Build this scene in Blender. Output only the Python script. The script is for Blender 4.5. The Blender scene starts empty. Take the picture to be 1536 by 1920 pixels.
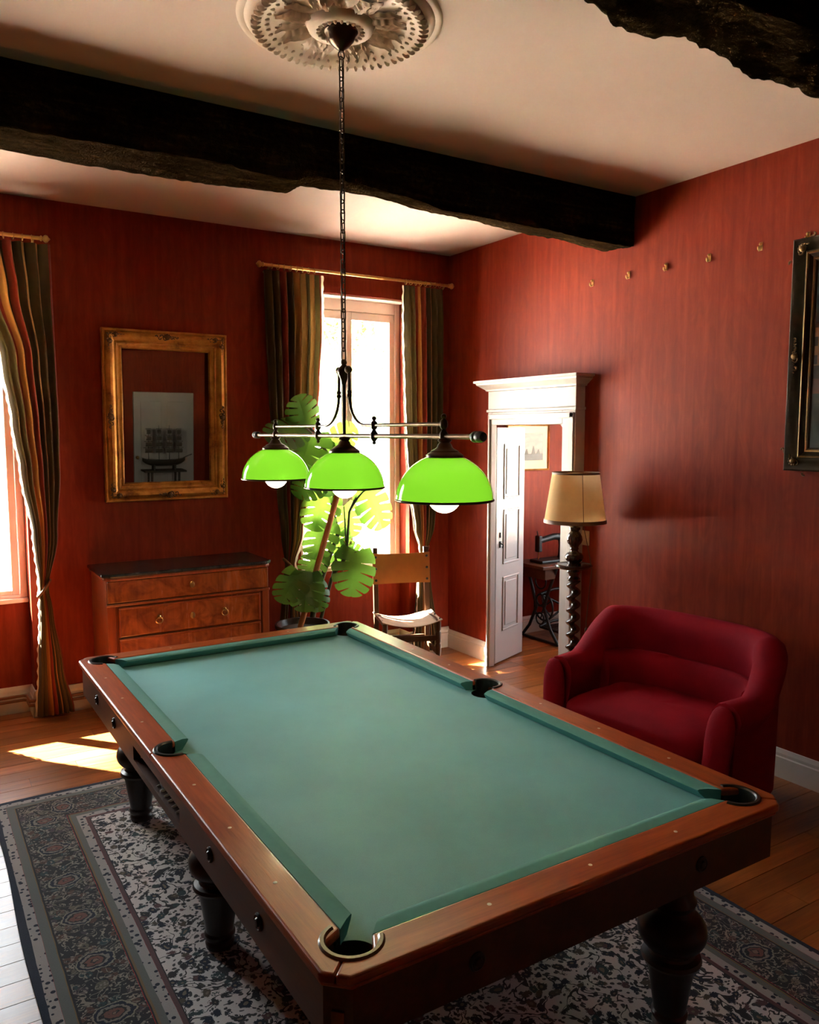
import bpy, bmesh, math, random
from mathutils import Vector, Matrix, noise
PI = math.pi
random.seed(7)
scene = bpy.context.scene
C = scene.collection

# ------------------------------------------------------------------ camera
CAMZ = 1.85
cam_d = bpy.data.cameras.new('camera')
cam = bpy.data.objects.new('camera', cam_d)
C.objects.link(cam)
cam_d.sensor_fit = 'HORIZONTAL'
cam_d.sensor_width = 36.0
cam_d.lens = 36.0 * 1510.0 / 1536.0
cam_d.clip_start = 0.05
cam.location = (0, 0, CAMZ)
cam.rotation_euler = (math.radians(90 - 5.67), 0, math.radians(-32.1))
scene.camera = cam

# ------------------------------------------------------------------ colour management
vs = scene.view_settings
vs.view_transform = 'Standard'
vs.look = 'None'
vs.gamma = 1
vs.use_curve_mapping = False
vs.exposure = 3.75
scene.display_settings.display_device = 'sRGB'
scene.cycles.max_bounces = 10
scene.cycles.diffuse_bounces = 6
scene.cycles.glossy_bounces = 4
scene.cycles.transmission_bounces = 8
scene.cycles.transparent_max_bounces = 8
scene.cycles.sample_clamp_indirect = 6.0
scene.cycles.caustics_reflective = False
scene.cycles.caustics_refractive = False
scene.cycles.use_denoising = True

# ------------------------------------------------------------------ sky + sun
SUN_EL = math.radians(41)
SUN_H = Vector((-0.645, 0.765, 0)).normalized()          # horizontal direction towards the sun
SUN_V = (SUN_H * math.cos(SUN_EL) + Vector((0, 0, math.sin(SUN_EL)))).normalized()
world = bpy.data.worlds.new('sky')
scene.world = world
world.use_nodes = True
wn = world.node_tree
wn.nodes.clear()
w_out = wn.nodes.new('ShaderNodeOutputWorld')
w_bg = wn.nodes.new('ShaderNodeBackground')
w_sky = wn.nodes.new('ShaderNodeTexSky')
w_sky.sky_type = 'HOSEK_WILKIE'
w_sky.sun_direction = SUN_V
w_sky.turbidity = 5.0
w_sky.ground_albedo = 0.5
w_hsv = wn.nodes.new('ShaderNodeHueSaturation')
w_hsv.inputs['Saturation'].default_value = 0.25
wn.links.new(w_sky.outputs[0], w_hsv.inputs['Color'])
wn.links.new(w_hsv.outputs[0], w_bg.inputs[0])
w_bg.inputs[1].default_value = 7.0
wn.links.new(w_bg.outputs[0], w_out.inputs[0])

sun_d = bpy.data.lights.new('sun', 'SUN')
sun_d.energy = 60.0
sun_d.color = (1.0, 0.92, 0.82)
sun_d.angle = math.radians(0.6)
sun = bpy.data.objects.new('sun', sun_d)
C.objects.link(sun)
sun.location = SUN_V * 30
sun.rotation_euler = SUN_V.to_track_quat('Z', 'Y').to_euler()

def portal(name, x0, x1, z0, z1, y):
    d = bpy.data.lights.new(name, 'AREA')
    d.shape = 'RECTANGLE'
    d.size = x1 - x0
    d.size_y = z1 - z0
    d.cycles.is_portal = True
    o = bpy.data.objects.new(name, d)
    C.objects.link(o)
    o.location = ((x0 + x1) / 2, y, (z0 + z1) / 2)
    o.rotation_euler = (-PI / 2, 0, 0)
    return o

# ------------------------------------------------------------------ room numbers
XR = 3.925      # right wall
YB = 5.63       # back (window) wall
ZC = 3.30       # ceiling
XL = -3.3      # left wall
YF = -3.4       # deepest end of the room, behind the camera
YN = -0.95       # wall behind the camera
WT = 0.34       # back wall thickness
W1 = (-0.38, 0.65)
W2 = (2.55, 3.53)
WTOP = 2.905
RX1 = 6.2       # next room
portal('portal', W1[0], W1[1], 0.75, 2.9, YB + 0.33)
portal('portal', W2[0], W2[1], 0.75, 2.9, YB + 0.33)
_p = portal('portal', 3.4, 4.9, 0.8, 2.5, YB)
_p.location = (RX1 + 0.19, 4.15, 1.65)
_p.rotation_euler = (PI / 2, 0, PI / 2)

# ================================================================== node helpers
class NT:
    def __init__(s, name):
        m = bpy.data.materials.new(name)
        m.use_nodes = True
        s.m = m
        s.t = m.node_tree
        s.t.nodes.clear()
        s.out = s.t.nodes.new('ShaderNodeOutputMaterial')
    def n(s, typ, **kw):
        nd = s.t.nodes.new(typ)
        for k, v in kw.items():
            setattr(nd, k, v)
        return nd
    def put(s, sock, v):
        if v is None:
            return
        if hasattr(v, 'is_linked') or isinstance(v, bpy.types.NodeSocket):
            s.t.links.new(v, sock)
        else:
            if isinstance(v, (tuple, list)) and len(v) == 3 and len(getattr(sock, 'default_value', (0, 0, 0))) == 4:
                v = (*v, 1)
            sock.default_value = v
    def math(s, op, a, b=None, c=None, clamp=False):
        nd = s.n('ShaderNodeMath', operation=op)
        nd.use_clamp = clamp
        s.put(nd.inputs[0], a); s.put(nd.inputs[1], b)
        if c is not None:
            s.put(nd.inputs[2], c)
        return nd.outputs[0]
    def co(s, kind='Object'):
        return s.n('ShaderNodeTexCoord').outputs[kind]
    def mapping(s, v, scale=(1, 1, 1), rot=(0, 0, 0), loc=(0, 0, 0)):
        nd = s.n('ShaderNodeMapping')
        s.put(nd.inputs[0], v)
        nd.inputs['Scale'].default_value = scale
        nd.inputs['Rotation'].default_value = rot
        s.put(nd.inputs['Location'], loc)
        return nd.outputs[0]
    def noise(s, v, scale, detail=4, rough=0.55, dist=0.0, col=False):
        nd = s.n('ShaderNodeTexNoise')
        s.put(nd.inputs['Vector'], v)
        nd.inputs['Scale'].default_value = scale
        nd.inputs['Detail'].default_value = detail
        nd.inputs['Roughness'].default_value = rough
        nd.inputs['Distortion'].default_value = dist
        return nd.outputs[1 if col else 0]
    def voro(s, v, scale, feature='F1', out=0, rnd=1.0):
        nd = s.n('ShaderNodeTexVoronoi', feature=feature)
        s.put(nd.inputs['Vector'], v)
        nd.inputs['Scale'].default_value = scale
        nd.inputs['Randomness'].default_value = rnd
        return nd.outputs[out]
    def ramp(s, f, stops, interp='LINEAR'):
        nd = s.n('ShaderNodeValToRGB')
        cr = nd.color_ramp
        cr.interpolation = interp
        while len(cr.elements) < len(stops):
            cr.elements.new(0.5)
        for e, (p, c) in zip(cr.elements, stops):
            e.position = p
            e.color = (*c, 1) if len(c) == 3 else c
        s.put(nd.inputs[0], f)
        return nd.outputs[0]
    def mix(s, f, a, b, blend='MIX'):
        nd = s.n('ShaderNodeMixRGB', blend_type=blend)
        s.put(nd.inputs[0], f); s.put(nd.inputs[1], a); s.put(nd.inputs[2], b)
        return nd.outputs[0]
    def bump(s, h, strength=0.3, dist=0.01, normal=None):
        nd = s.n('ShaderNodeBump')
        nd.inputs['Strength'].default_value = strength
        nd.inputs['Distance'].default_value = dist
        s.put(nd.inputs['Height'], h)
        if normal is not None:
            s.put(nd.inputs['Normal'], normal)
        return nd.outputs[0]
    def bsdf(s, color, rough=0.5, metal=0.0, spec=0.5, normal=None, sheen=0.0, sheen_tint=None, coat=0.0, coat_rough=0.1, emis=None, emis_s=0.0, trans=0.0, ior=None):
        nd = s.n('ShaderNodeBsdfPrincipled')
        s.put(nd.inputs['Base Color'], color)
        s.put(nd.inputs['Roughness'], rough)
        s.put(nd.inputs['Metallic'], metal)
        s.put(nd.inputs['Specular IOR Level'], spec)
        if normal is not None:
            s.put(nd.inputs['Normal'], normal)
        if sheen:
            nd.inputs['Sheen Weight'].default_value = sheen
            nd.inputs['Sheen Roughness'].default_value = 0.45
            if sheen_tint:
                nd.inputs['Sheen Tint'].default_value = (*sheen_tint, 1)
        if coat:
            nd.inputs['Coat Weight'].default_value = coat
            nd.inputs['Coat Roughness'].default_value = coat_rough
        if emis is not None:
            s.put(nd.inputs['Emission Color'], emis)
            nd.inputs['Emission Strength'].default_value = emis_s
        if trans:
            nd.inputs['Transmission Weight'].default_value = trans
        if ior:
            nd.inputs['IOR'].default_value = ior
        return nd.outputs[0]
    def shader_mix(s, f, a, b):
        nd = s.n('ShaderNodeMixShader')
        s.put(nd.inputs[0], f)
        s.t.links.new(a, nd.inputs[1]); s.t.links.new(b, nd.inputs[2])
        return nd.outputs[0]
    def done(s, sh):
        s.t.links.new(sh, s.out.inputs[0])
        return s.m

def plain(name, color, rough=0.5, metal=0.0, spec=0.5, coat=0.0, var=0.12, scale=9.0, bump=0.0):
    t = NT(name)
    v = t.co()
    f = t.noise(v, scale, 4)
    c = t.mix(f, tuple(x * (1 - var) for x in color), tuple(min(1, x * (1 + var)) for x in color))
    nb = t.bump(t.noise(v, scale * 6, 3), bump, 0.004) if bump else None
    return t.done(t.bsdf(c, rough, metal, spec, nb, coat=coat))

def wood(name, c1, c2, rough=0.35, axis='x', coat=0.0, scale=1.0, figure=0.0, perobj=False, spec=0.5, bump=0.08):
    t = NT(name)
    v = t.co()
    if perobj:
        oi = t.n('ShaderNodeObjectInfo').outputs['Random']
        off = t.n('ShaderNodeCombineXYZ')
        t.put(off.inputs[0], t.math('MULTIPLY', oi, 37.0)); t.put(off.inputs[1], t.math('MULTIPLY', oi, 91.0)); t.put(off.inputs[2], t.math('MULTIPLY', oi, 13.0))
        v = t.mapping(v, loc=off.outputs[0])
    sc = {'x': (0.7, 9, 9), 'y': (9, 0.7, 9), 'z': (9, 9, 0.7)}[axis]
    mv = t.mapping(v, scale=tuple(a * scale for a in sc))
    g = t.noise(mv, 2.2, 6, 0.62, 0.9)
    fine = t.noise(t.mapping(v, scale=tuple(a * scale * 6 for a in sc)), 2.0, 3, 0.6)
    f = t.math('ADD', t.math('MULTIPLY', g, 0.75), t.math('MULTIPLY', fine, 0.25))
    if figure:
        fig = t.noise(t.mapping(v, scale=(5, 5, 5)), 1.3, 5, 0.6, 1.6)
        f = t.math('ADD', t.math('MULTIPLY', f, 1 - figure), t.math('MULTIPLY', fig, figure))
    c = t.ramp(f, [(0.30, c2), (0.5, tuple((a + b) / 2 for a, b in zip(c1, c2))), (0.68, c1)])
    if perobj:
        k = t.math('ADD', 0.72, t.math('MULTIPLY', oi, 0.5))
        mx = t.n('ShaderNodeVectorMath', operation='SCALE')
        t.put(mx.inputs[0], c); t.put(mx.inputs['Scale'], k)
        c = mx.outputs[0]
    nb = t.bump(fine, bump, 0.003)
    r = t.math('ADD', rough - 0.06, t.math('MULTIPLY', g, 0.12))
    return t.done(t.bsdf(c, r, 0, spec, nb, coat=coat))

# ================================================================== mesh helpers
class MB:
    def __init__(s):
        s.v = []; s.f = []; s.uv = None
    def add(s, vs, fs):
        o = len(s.v)
        s.v += [tuple(p) for p in vs]
        s.f += [tuple(i + o for i in f) for f in fs]
        return s
    def box(s, x0, x1, y0, y1, z0, z1, M=None):
        vs = [(x, y, z) for z in (z0, z1) for y in (y0, y1) for x in (x0, x1)]
        if M is not None:
            vs = [M @ Vector(p) for p in vs]
        return s.add(vs, [(0, 2, 3, 1), (4, 5, 7, 6), (0, 1, 5, 4), (2, 6, 7, 3), (0, 4, 6, 2), (1, 3, 7, 5)])
    def lathe(s, prof, n=24, c=(0, 0, 0), M=None, cap=True):
        vs = []; fs = []
        k = len(prof)
        for i in range(n):
            a = 2 * PI * i / n
            for r, z in prof:
                vs.append(Vector((c[0] + r * math.cos(a), c[1] + r * math.sin(a), c[2] + z)))
        for i in range(n):
            j = (i + 1) % n
            for q in range(k - 1):
                fs.append((i * k + q, j * k + q, j * k + q + 1, i * k + q + 1))
        if cap:
            if prof[0][0] > 1e-4:
                fs.append(tuple(i * k for i in range(n))[::-1])
            if prof[-1][0] > 1e-4:
                fs.append(tuple(i * k + k - 1 for i in range(n)))
        if M is not None:
            vs = [M @ p for p in vs]
        return s.add(vs, fs)
    def tube(s, pts, r, n=8, closed=False, cap=True):
        pts = [Vector(p) for p in pts]
        m = len(pts)
        rr = r if isinstance(r, (list, tuple)) else [r] * m
        vs = []; fs = []
        up = None
        for i, p in enumerate(pts):
            a = pts[(i - 1) % m] if (closed or i > 0) else p
            b = pts[(i + 1) % m] if (closed or i < m - 1) else p
            d = (b - a).normalized()
            if up is None:
                up = d.orthogonal().normalized()
            up = (up - d * up.dot(d))
            if up.length < 1e-6:
                up = d.orthogonal()
            up.normalize()
            sd = d.cross(up)
            for q in range(n):
                t = 2 * PI * q / n
                vs.append(p + (up * math.cos(t) + sd * math.sin(t)) * rr[i])
        for i in range(m if closed else m - 1):
            j = (i + 1) % m
            for q in range(n):
                w = (q + 1) % n
                fs.append((i * n + q, i * n + w, j * n + w, j * n + q))
        if cap and not closed:
            fs.append(tuple(range(n))[::-1])
            fs.append(tuple((m - 1) * n + q for q in range(n)))
        return s.add(vs, fs)
    def prism(s, poly, z0, z1, M=None):
        n = len(poly)
        vs = [Vector((x, y, z0)) for x, y in poly] + [Vector((x, y, z1)) for x, y in poly]
        fs = [tuple(range(n))[::-1], tuple(range(n, 2 * n))]
        for i in range(n):
            j = (i + 1) % n
            fs.append((i, j, n + j, n + i))
        if M is not None:
            vs = [M @ p for p in vs]
        return s.add(vs, fs)
    def grid(s, fn, nu, nv, closed_u=False, uv=False):
        o = len(s.v)
        us = nu if closed_u else nu + 1
        for j in range(nv + 1):
            for i in range(us):
                s.v.append(tuple(fn(i / nu, j / nv)))
                if uv:
                    if s.uv is None:
                        s.uv = {}
                    s.uv[len(s.v) - 1] = (i / nu, j / nv)
        for j in range(nv):
            for i in range(nu):
                i2 = (i + 1) % us if closed_u else i + 1
                s.f.append((o + j * us + i, o + j * us + i2, o + (j + 1) * us + i2, o + (j + 1) * us + i))
        return s
    def sphere(s, c, r, n=16, m=10, sc=(1, 1, 1)):
        prof = [(r * math.sin(PI * i / m), -r * math.cos(PI * i / m)) for i in range(m + 1)]
        prof[0] = (0.0005 * r, -r); prof[-1] = (0.0005 * r, r)
        vs = len(s.v)
        s.lathe(prof, n)
        for i in range(vs, len(s.v)):
            x, y, z = s.v[i]
            s.v[i] = (c[0] + x * sc[0], c[1] + y * sc[1], c[2] + z * sc[2])
        return s
    def mesh(s, name, smooth=None):
        me = bpy.data.meshes.new(name)
        me.from_pydata(s.v, [], s.f)
        if s.uv:
            l = me.uv_layers.new(name='UVMap')
            for lp in me.loops:
                l.data[lp.index].uv = s.uv.get(lp.vertex_index, (0, 0))
        bm = bmesh.new()
        bm.from_mesh(me)
        bmesh.ops.recalc_face_normals(bm, faces=bm.faces)
        bm.to_mesh(me)
        bm.free()
        if smooth is not None:
            for p in me.polygons:
                p.use_smooth = True
            if smooth < 179:
                me.set_sharp_from_angle(angle=math.radians(smooth))
        return me
    def build(s, name, mat, parent=None, smooth=None, bevel=0.0, seg=2):
        me = s.mesh(name, smooth)
        return place(name, me, mat, parent, bevel, seg)

def place(name, me, mat=None, parent=None, bevel=0.0, seg=2, M=None):
    o = bpy.data.objects.new(name, me)
    C.objects.link(o)
    if mat is not None and not me.materials:
        me.materials.append(mat)
    if parent is not None:
        o.parent = parent
    if M is not None:
        o.matrix_local = M
    if bevel:
        b = o.modifiers.new('bevel', 'BEVEL')
        b.width = bevel
        b.segments = seg
        b.limit_method = 'ANGLE'
        b.angle_limit = math.radians(40)
    return o

def tag(o, label, cat, group=None):
    o['label'] = label
    o['category'] = cat
    if group:
        o['group'] = group
    return o
def thing(name, label, cat, loc=(0, 0, 0), rotz=0.0, group=None):
    o = bpy.data.objects.new(name, None)
    C.objects.link(o)
    o.empty_display_size = 0.1
    o.location = loc
    o.rotation_euler = (0, 0, rotz)
    return tag(o, label, cat, group)
def structure(o, label=None):
    o['kind'] = 'structure'
    if label:
        o['label'] = label
    return o
def interp(tab, x):
    if x <= tab[0][0]:
        return tab[0][1:]
    for a, b in zip(tab, tab[1:]):
        if x <= b[0]:
            t = (x - a[0]) / (b[0] - a[0])
            t = t * t * (3 - 2 * t)
            return tuple(p + (q - p) * t for p, q in zip(a[1:], b[1:]))
    return tab[-1][1:]

# ================================================================== materials
def mat_wall(name='red_wallpaper', axis='x'):
    t = NT(name)
    v = t.co()
    streak = t.noise(t.mapping(v, scale=(26, 26, 0.9)), 1.0, 6, 0.65, 0.4)
    moire = t.noise(t.mapping(v, scale=(9, 9, 2.2)), 1.4, 5, 0.6, 2.2)
    weave = t.noise(t.mapping(v, scale=(420, 420, 90)), 1.0, 2, 0.5)
    f = t.math('ADD', t.math('MULTIPLY', streak, 0.55), t.math('MULTIPLY', moire, 0.45))
    c = t.ramp(f, [(0.30, (0.165, 0.0145, 0.005)), (0.5, (0.22, 0.0235, 0.0075)), (0.70, (0.285, 0.038, 0.012))])
    nb = t.bump(t.math('ADD', weave, t.math('MULTIPLY', f, 0.8)), 0.22, 0.002)
    r = t.math('ADD', 0.46, t.math('MULTIPLY', moire, 0.16))
    return t.done(t.bsdf(c, r, 0, 0.12, nb))
M_WALL = mat_wall()
M_CEIL = plain('ceiling_plaster', (0.47, 0.345, 0.29), 0.75, spec=0.25, var=0.03, scale=2.0, bump=0.04)
M_PLASTER = plain('rosette_plaster', (0.50, 0.38, 0.29), 0.62, spec=0.3, var=0.07, scale=20)
M_WHITE = plain('white_paint', (0.47, 0.42, 0.395), 0.38, var=0.05, scale=5, bump=0.03)
M_CREAM = plain('cream_baseboard', (0.66, 0.60, 0.53), 0.42, var=0.14, scale=6, bump=0.04)
M_WINF = plain('window_paint', (0.84, 0.74, 0.68), 0.35, var=0.04, scale=5)
M_FLOOR = wood('floor_oak', (0.44, 0.145, 0.034), (0.17, 0.045, 0.012), 0.30, 'x', perobj=True, scale=1.1, spec=0.55)
M_JOINT = plain('floor_joint', (0.03, 0.014, 0.008), 0.8)
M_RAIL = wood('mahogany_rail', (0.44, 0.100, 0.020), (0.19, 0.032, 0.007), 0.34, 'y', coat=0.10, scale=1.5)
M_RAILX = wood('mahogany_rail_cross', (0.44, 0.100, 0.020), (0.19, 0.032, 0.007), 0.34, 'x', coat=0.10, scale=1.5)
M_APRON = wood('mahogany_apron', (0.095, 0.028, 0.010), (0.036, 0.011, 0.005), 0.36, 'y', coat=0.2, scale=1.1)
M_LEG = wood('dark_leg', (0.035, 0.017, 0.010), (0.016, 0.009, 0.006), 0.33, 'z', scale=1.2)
M_TWIST = wood('dark_walnut_gloss', (0.060, 0.022, 0.011), (0.022, 0.009, 0.005), 0.22, 'z', coat=0.5)
def mat_cloth():
    t = NT('baize')
    v = t.co()
    fine = t.noise(v, 420, 3, 0.6)
    big = t.noise(v, 3.0, 4, 0.6)
    f = t.math('ADD', t.math('MULTIPLY', fine, 0.5), t.math('MULTIPLY', big, 0.5))
    c = t.ramp(f, [(0.32, (0.060, 0.235, 0.222)), (0.68, (0.105, 0.335, 0.325))])
    nb = t.bump(fine, 0.25, 0.001)
    return t.done(t.bsdf(c, 0.62, 0, 0.45, nb, sheen=0.5, sheen_tint=(0.5, 0.85, 0.95)))
M_CLOTH = mat_cloth()
M_CUSH = plain('cushion_baize', (0.082, 0.270, 0.245), 0.75, spec=0.25, var=0.08, scale=60)
M_POCKET = plain('pocket_leather', (0.014, 0.016, 0.014), 0.35, spec=0.5, var=0.2, scale=40)
M_POCKETW = wood('pocket_trim_wood', (0.17, 0.075, 0.03), (0.06, 0.025, 0.012), 0.3, 'y', coat=0.3, scale=3)
M_PEARL = plain('pearl_sight', (0.80, 0.74, 0.62), 0.25, var=0.03)
M_BLACK = plain('black_iron', (0.012, 0.011, 0.010), 0.4, spec=0.5, var=0.2, scale=30)
M_BRONZE = plain('dark_bronze', (0.070, 0.040, 0.022), 0.33, metal=0.85, var=0.3, scale=25)
M_BRASS = plain('brass', (0.62, 0.38, 0.12), 0.28, metal=0.9, var=0.15, scale=30)
M_ANTBR = plain('antique_brass_bar', (0.15, 0.092, 0.048), 0.42, metal=0.9, var=0.15, scale=30)
def mat_gold():
    t = NT('gilded_frame')
    v = t.co()
    f = t.noise(v, 9, 5, 0.65)
    c = t.ramp(f, [(0.28, (0.17, 0.055, 0.009)), (0.45, (0.46, 0.18, 0.026)), (0.7, (0.66, 0.30, 0.055))])
    return t.done(t.bsdf(c, 0.40, 0.55, 0.5, t.bump(t.noise(v, 120, 3), 0.25, 0.002)))
M_GOLD = mat_gold()
M_GOLDD = plain('dark_gilding', (0.16, 0.075, 0.022), 0.45, metal=0.5, var=0.5, scale=60, bump=0.3)
M_EBON = plain('dark_gilt_frame', (0.040, 0.026, 0.012), 0.35, metal=0.35, var=0.5, scale=40, bump=0.2)
M_EBONG = plain('worn_gilt_edge', (0.19, 0.10, 0.035), 0.4, metal=0.6, var=0.4, scale=50)
M_WALNUT = wood('figured_walnut', (0.44, 0.125, 0.022), (0.085, 0.018, 0.005), 0.26, 'z', coat=0.4, figure=0.65, scale=0.9)
M_WALNUT2 = wood('walnut_carcass', (0.36, 0.085, 0.016), (0.15, 0.032, 0.008), 0.30, 'z', coat=0.3, figure=0.2)
def mat_marble():
    t = NT('dark_marble')
    v = t.co()
    f = t.noise(v, 6, 8, 0.62, 1.6)
    c = t.ramp(f, [(0.40, (0.018, 0.016, 0.015)), (0.60, (0.045, 0.040, 0.036)), (0.69, (0.14, 0.125, 0.11))])
    return t.done(t.bsdf(c, 0.22, 0, 0.5))
M_MARBLE = mat_marble()
def mat_velvet():
    t = NT('crimson_velvet')
    v = t.co()
    f = t.noise(v, 5, 4, 0.6)
    wale = t.noise(t.mapping(v, scale=(160, 160, 6)), 1.0, 2)
    c = t.mix(f, (0.17, 0.0015, 0.008), (0.28, 0.0028, 0.014))
    return t.done(t.bsdf(c, 0.8, 0, 0.12, t.bump(wale, 0.25, 0.003), sheen=0.12, sheen_tint=(1.0, 0.05, 0.08)))
M_VELVET = mat_velvet()
def mat_shade():
    t = NT('green_glass_shade')
    v = t.co()
    dif = t.n('ShaderNodeBsdfDiffuse'); dif.inputs[0].default_value = (0.075, 0.30, 0.02, 1)
    tr = t.n('ShaderNodeBsdfTranslucent'); tr.inputs[0].default_value = (0.068, 0.270, 0.016, 1)
    gl = t.n('ShaderNodeBsdfGlossy'); gl.inputs['Roughness'].default_value = 0.08
    fr = t.n('ShaderNodeFresnel'); fr.inputs[0].default_value = 1.5
    a = t.shader_mix(0.62, dif.outputs[0], tr.outputs[0])
    return t.done(t.shader_mix(fr.outputs[0], a, gl.outputs[0]))
M_SHADE = mat_shade()
def mat_emit(name, col, s):
    t = NT(name)
    e = t.n('ShaderNodeEmission')
    e.inputs[0].default_value = (*col, 1)
    e.inputs[1].default_value = s
    return t.done(e.outputs[0])
M_BULB = mat_emit('lit_bulb', (1.0, 0.72, 0.40), 3.7)
def mat_paper_shade():
    t = NT('parchment_shade')
    v = t.co()
    f = t.noise(v, 14, 5, 0.6)
    c = t.mix(f, (0.76, 0.52, 0.25), (0.88, 0.68, 0.40))
    dif = t.n('ShaderNodeBsdfDiffuse'); t.put(dif.inputs[0], c)
    tr = t.n('ShaderNodeBsdfTranslucent'); t.put(tr.inputs[0], c)
    return t.done(t.shader_mix(0.35, dif.outputs[0], tr.outputs[0]))
M_PSHADE = mat_paper_shade()
M_TRIM = plain('shade_braid', (0.19, 0.09, 0.035), 0.6, var=0.2, scale=80)
def mat_stripe():
    t = NT('striped_curtain')
    uv = t.co('UV')
    sx = t.n('ShaderNodeSeparateXYZ'); t.put(sx.inputs[0], uv)
    u = t.math('FRACT', t.math('MULTIPLY', sx.outputs[0], 1.4))
    OL = (0.080, 0.052, 0.014); OC = (0.34, 0.135, 0.026); RD = (0.22, 0.022, 0.009); DK = (0.045, 0.026, 0.009); TN = (0.36, 0.17, 0.045)
    c = t.ramp(u, [(0.0, OL), (0.16, TN), (0.23, OL), (0.36, RD), (0.50, OC), (0.58, DK), (0.68, RD), (0.76, OC), (0.84, DK), (0.93, TN)], 'CONSTANT')
    v = t.co()
    c = t.mix(t.math('MULTIPLY', t.noise(t.mapping(v, scale=(60, 60, 200)), 3, 2), 0.35), c, (0.02, 0.012, 0.006))
    dif = t.bsdf(c, 0.7, 0, 0.25, sheen=0.15)
    tr = t.n('ShaderNodeBsdfTranslucent'); t.put(tr.inputs[0], c)
    return t.done(t.shader_mix(0.12, dif, tr.outputs[0]))
M_STRIPE = mat_stripe()
def mat_translucent(name, c, f=0.4, rough=0.7):
    t = NT(name)
    b = t.bsdf(c, rough, 0, 0.3)
    tr = t.n('ShaderNodeBsdfTranslucent'); tr.inputs[0].default_value = (*c, 1)
    return t.done(t.shader_mix(f, b, tr.outputs[0]))
M_FRINGE = mat_translucent('cream_fringe', (0.70, 0.58, 0.42), 0.4)
def mat_leaf():
    t = NT('monstera_leaf')
    v = t.co()
    f = t.noise(v, 12, 3)
    c = t.mix(f, (0.030, 0.085, 0.018), (0.055, 0.14, 0.028))
    b = t.bsdf(c, 0.32, 0, 0.5)
    tr = t.n('ShaderNodeBsdfTranslucent'); tr.inputs[0].default_value = (0.17, 0.33, 0.035, 1)
    return t.done(t.shader_mix(0.38, b, tr.outputs[0]))
M_LEAF = mat_leaf()
M_STEM = plain('plant_stem', (0.060, 0.070, 0.025), 0.5, var=0.4)
M_STAKE = wood('cane_stake', (0.56, 0.22, 0.06), (0.36, 0.12, 0.03), 0.45, 'z')
M_ROOT = plain('aerial_root', (0.30, 0.20, 0.12), 0.7, var=0.2)
M_TREE = mat_translucent('tree_leaf', (0.30, 0.42, 0.16), 0.5, 0.6)
M_BARK = plain('bark', (0.14, 0.10, 0.07), 0.8, var=0.3)
M_GRAVEL = plain('pale_gravel', (0.70, 0.66, 0.58), 0.9, var=0.15, scale=3, bump=0.2)
M_LEATHER = plain('tan_leather', (0.46, 0.175, 0.035), 0.42, spec=0.45, var=0.2, scale=12, bump=0.05)
M_HIDE = plain('worn_hide_seat', (0.36, 0.235, 0.15), 0.48, spec=0.5, var=0.25, scale=10, bump=0.06)
M_CHAIRW = wood('oak_chair_wood', (0.135, 0.065, 0.030), (0.055, 0.026, 0.013), 0.4, 'z')
M_OAK = wood('sewing_top_wood', (0.16, 0.06, 0.025), (0.07, 0.025, 0.012), 0.35, 'x')
M_TERRA = plain('dark_pot', (0.045, 0.030, 0.025), 0.35, var=0.2)
M_SOIL = plain('potting_soil', (0.035, 0.022, 0.014), 0.95, var=0.4, scale=40)
M_PAPER = plain('mount_paper', (0.72, 0.62, 0.46), 0.7, var=0.04)
M_COPPER = plain('painted_pipe', (0.20, 0.085, 0.035), 0.4, var=0.2)
M_SWITCH = plain('ivory_plastic', (0.62, 0.50, 0.36), 0.35, var=0.02)
M_CABLE = plain('brown_cable', (0.09, 0.04, 0.02), 0.5, var=0.1)
M_SHIP = plain('dark_ship_wood', (0.05, 0.035, 0.022), 0.5, var=0.3)
M_SAIL = mat_translucent('ship_sail', (0.16, 0.13, 0.10), 0.3)
def mat_mirror():
    t = NT('mirror_glass')
    return t.done(t.bsdf((0.24, 0.225, 0.18), 0.015, 1.0))
M_MIRROR = mat_mirror()
def mat_glass():
    t = NT('window_glass')
    tr = t.n('ShaderNodeBsdfTransparent'); tr.inputs[0].default_value = (0.96, 0.98, 0.97, 1)
    gl = t.n('ShaderNodeBsdfGlossy'); gl.inputs['Roughness'].default_value = 0.01
    fr = t.n('ShaderNodeFresnel'); fr.inputs[0].default_value = 1.45
    return t.done(t.shader_mix(t.math('MULTIPLY', fr.outputs[0], 0.7), tr.outputs[0], gl.outputs[0]))
M_GLASS = mat_glass()
def mat_beam():
    t = NT('blackened_beam')
    v = t.co()
    g = t.noise(t.mapping(v, scale=(1.6, 14, 14)), 1.5, 7, 0.65, 0.6)
    p = t.noise(v, 38, 5, 0.7)
    c = t.ramp(t.math('ADD', t.math('MULTIPLY', g, 0.6), t.math('MULTIPLY', p, 0.4)), [(0.36, (0.007, 0.004, 0.002)), (0.54, (0.024, 0.0135, 0.006)), (0.70, (0.075, 0.045, 0.019))])
    return t.done(t.bsdf(c, 0.9, 0, 0.0, t.bump(t.math('ADD', t.math('MULTIPLY', g, 0.8), p), 1.0, 0.03)))
M_BEAM = mat_beam()

# ================================================================== room shell
def wall_panels(rects, name, mat, label):
    root = MB()
    for r in rects:
        root.box(*r)
    o = root.build(name, mat)
    return structure(o, label)
YO = YB + WT
# back wall as one piece with openings going down to the floor niche
back = []
xs = [(XL - 0.2, W1[0]), (W1[1], W2[0]), (W2[1], RX1 + 0.2)]
for a, b in xs:
    back.append((a, b, YB, YO, 0, ZC + 0.1))
for w in (W1, W2):
    top = WTOP
    back.append((w[0], w[1], YB, YO, top, ZC + 0.1))
    back.append((w[0], w[1], YB + 0.15, YO, 0, 0.735))
wall_panels(back, 'wall_back', M_WALL, 'dark red papered wall with two tall windows')
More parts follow.
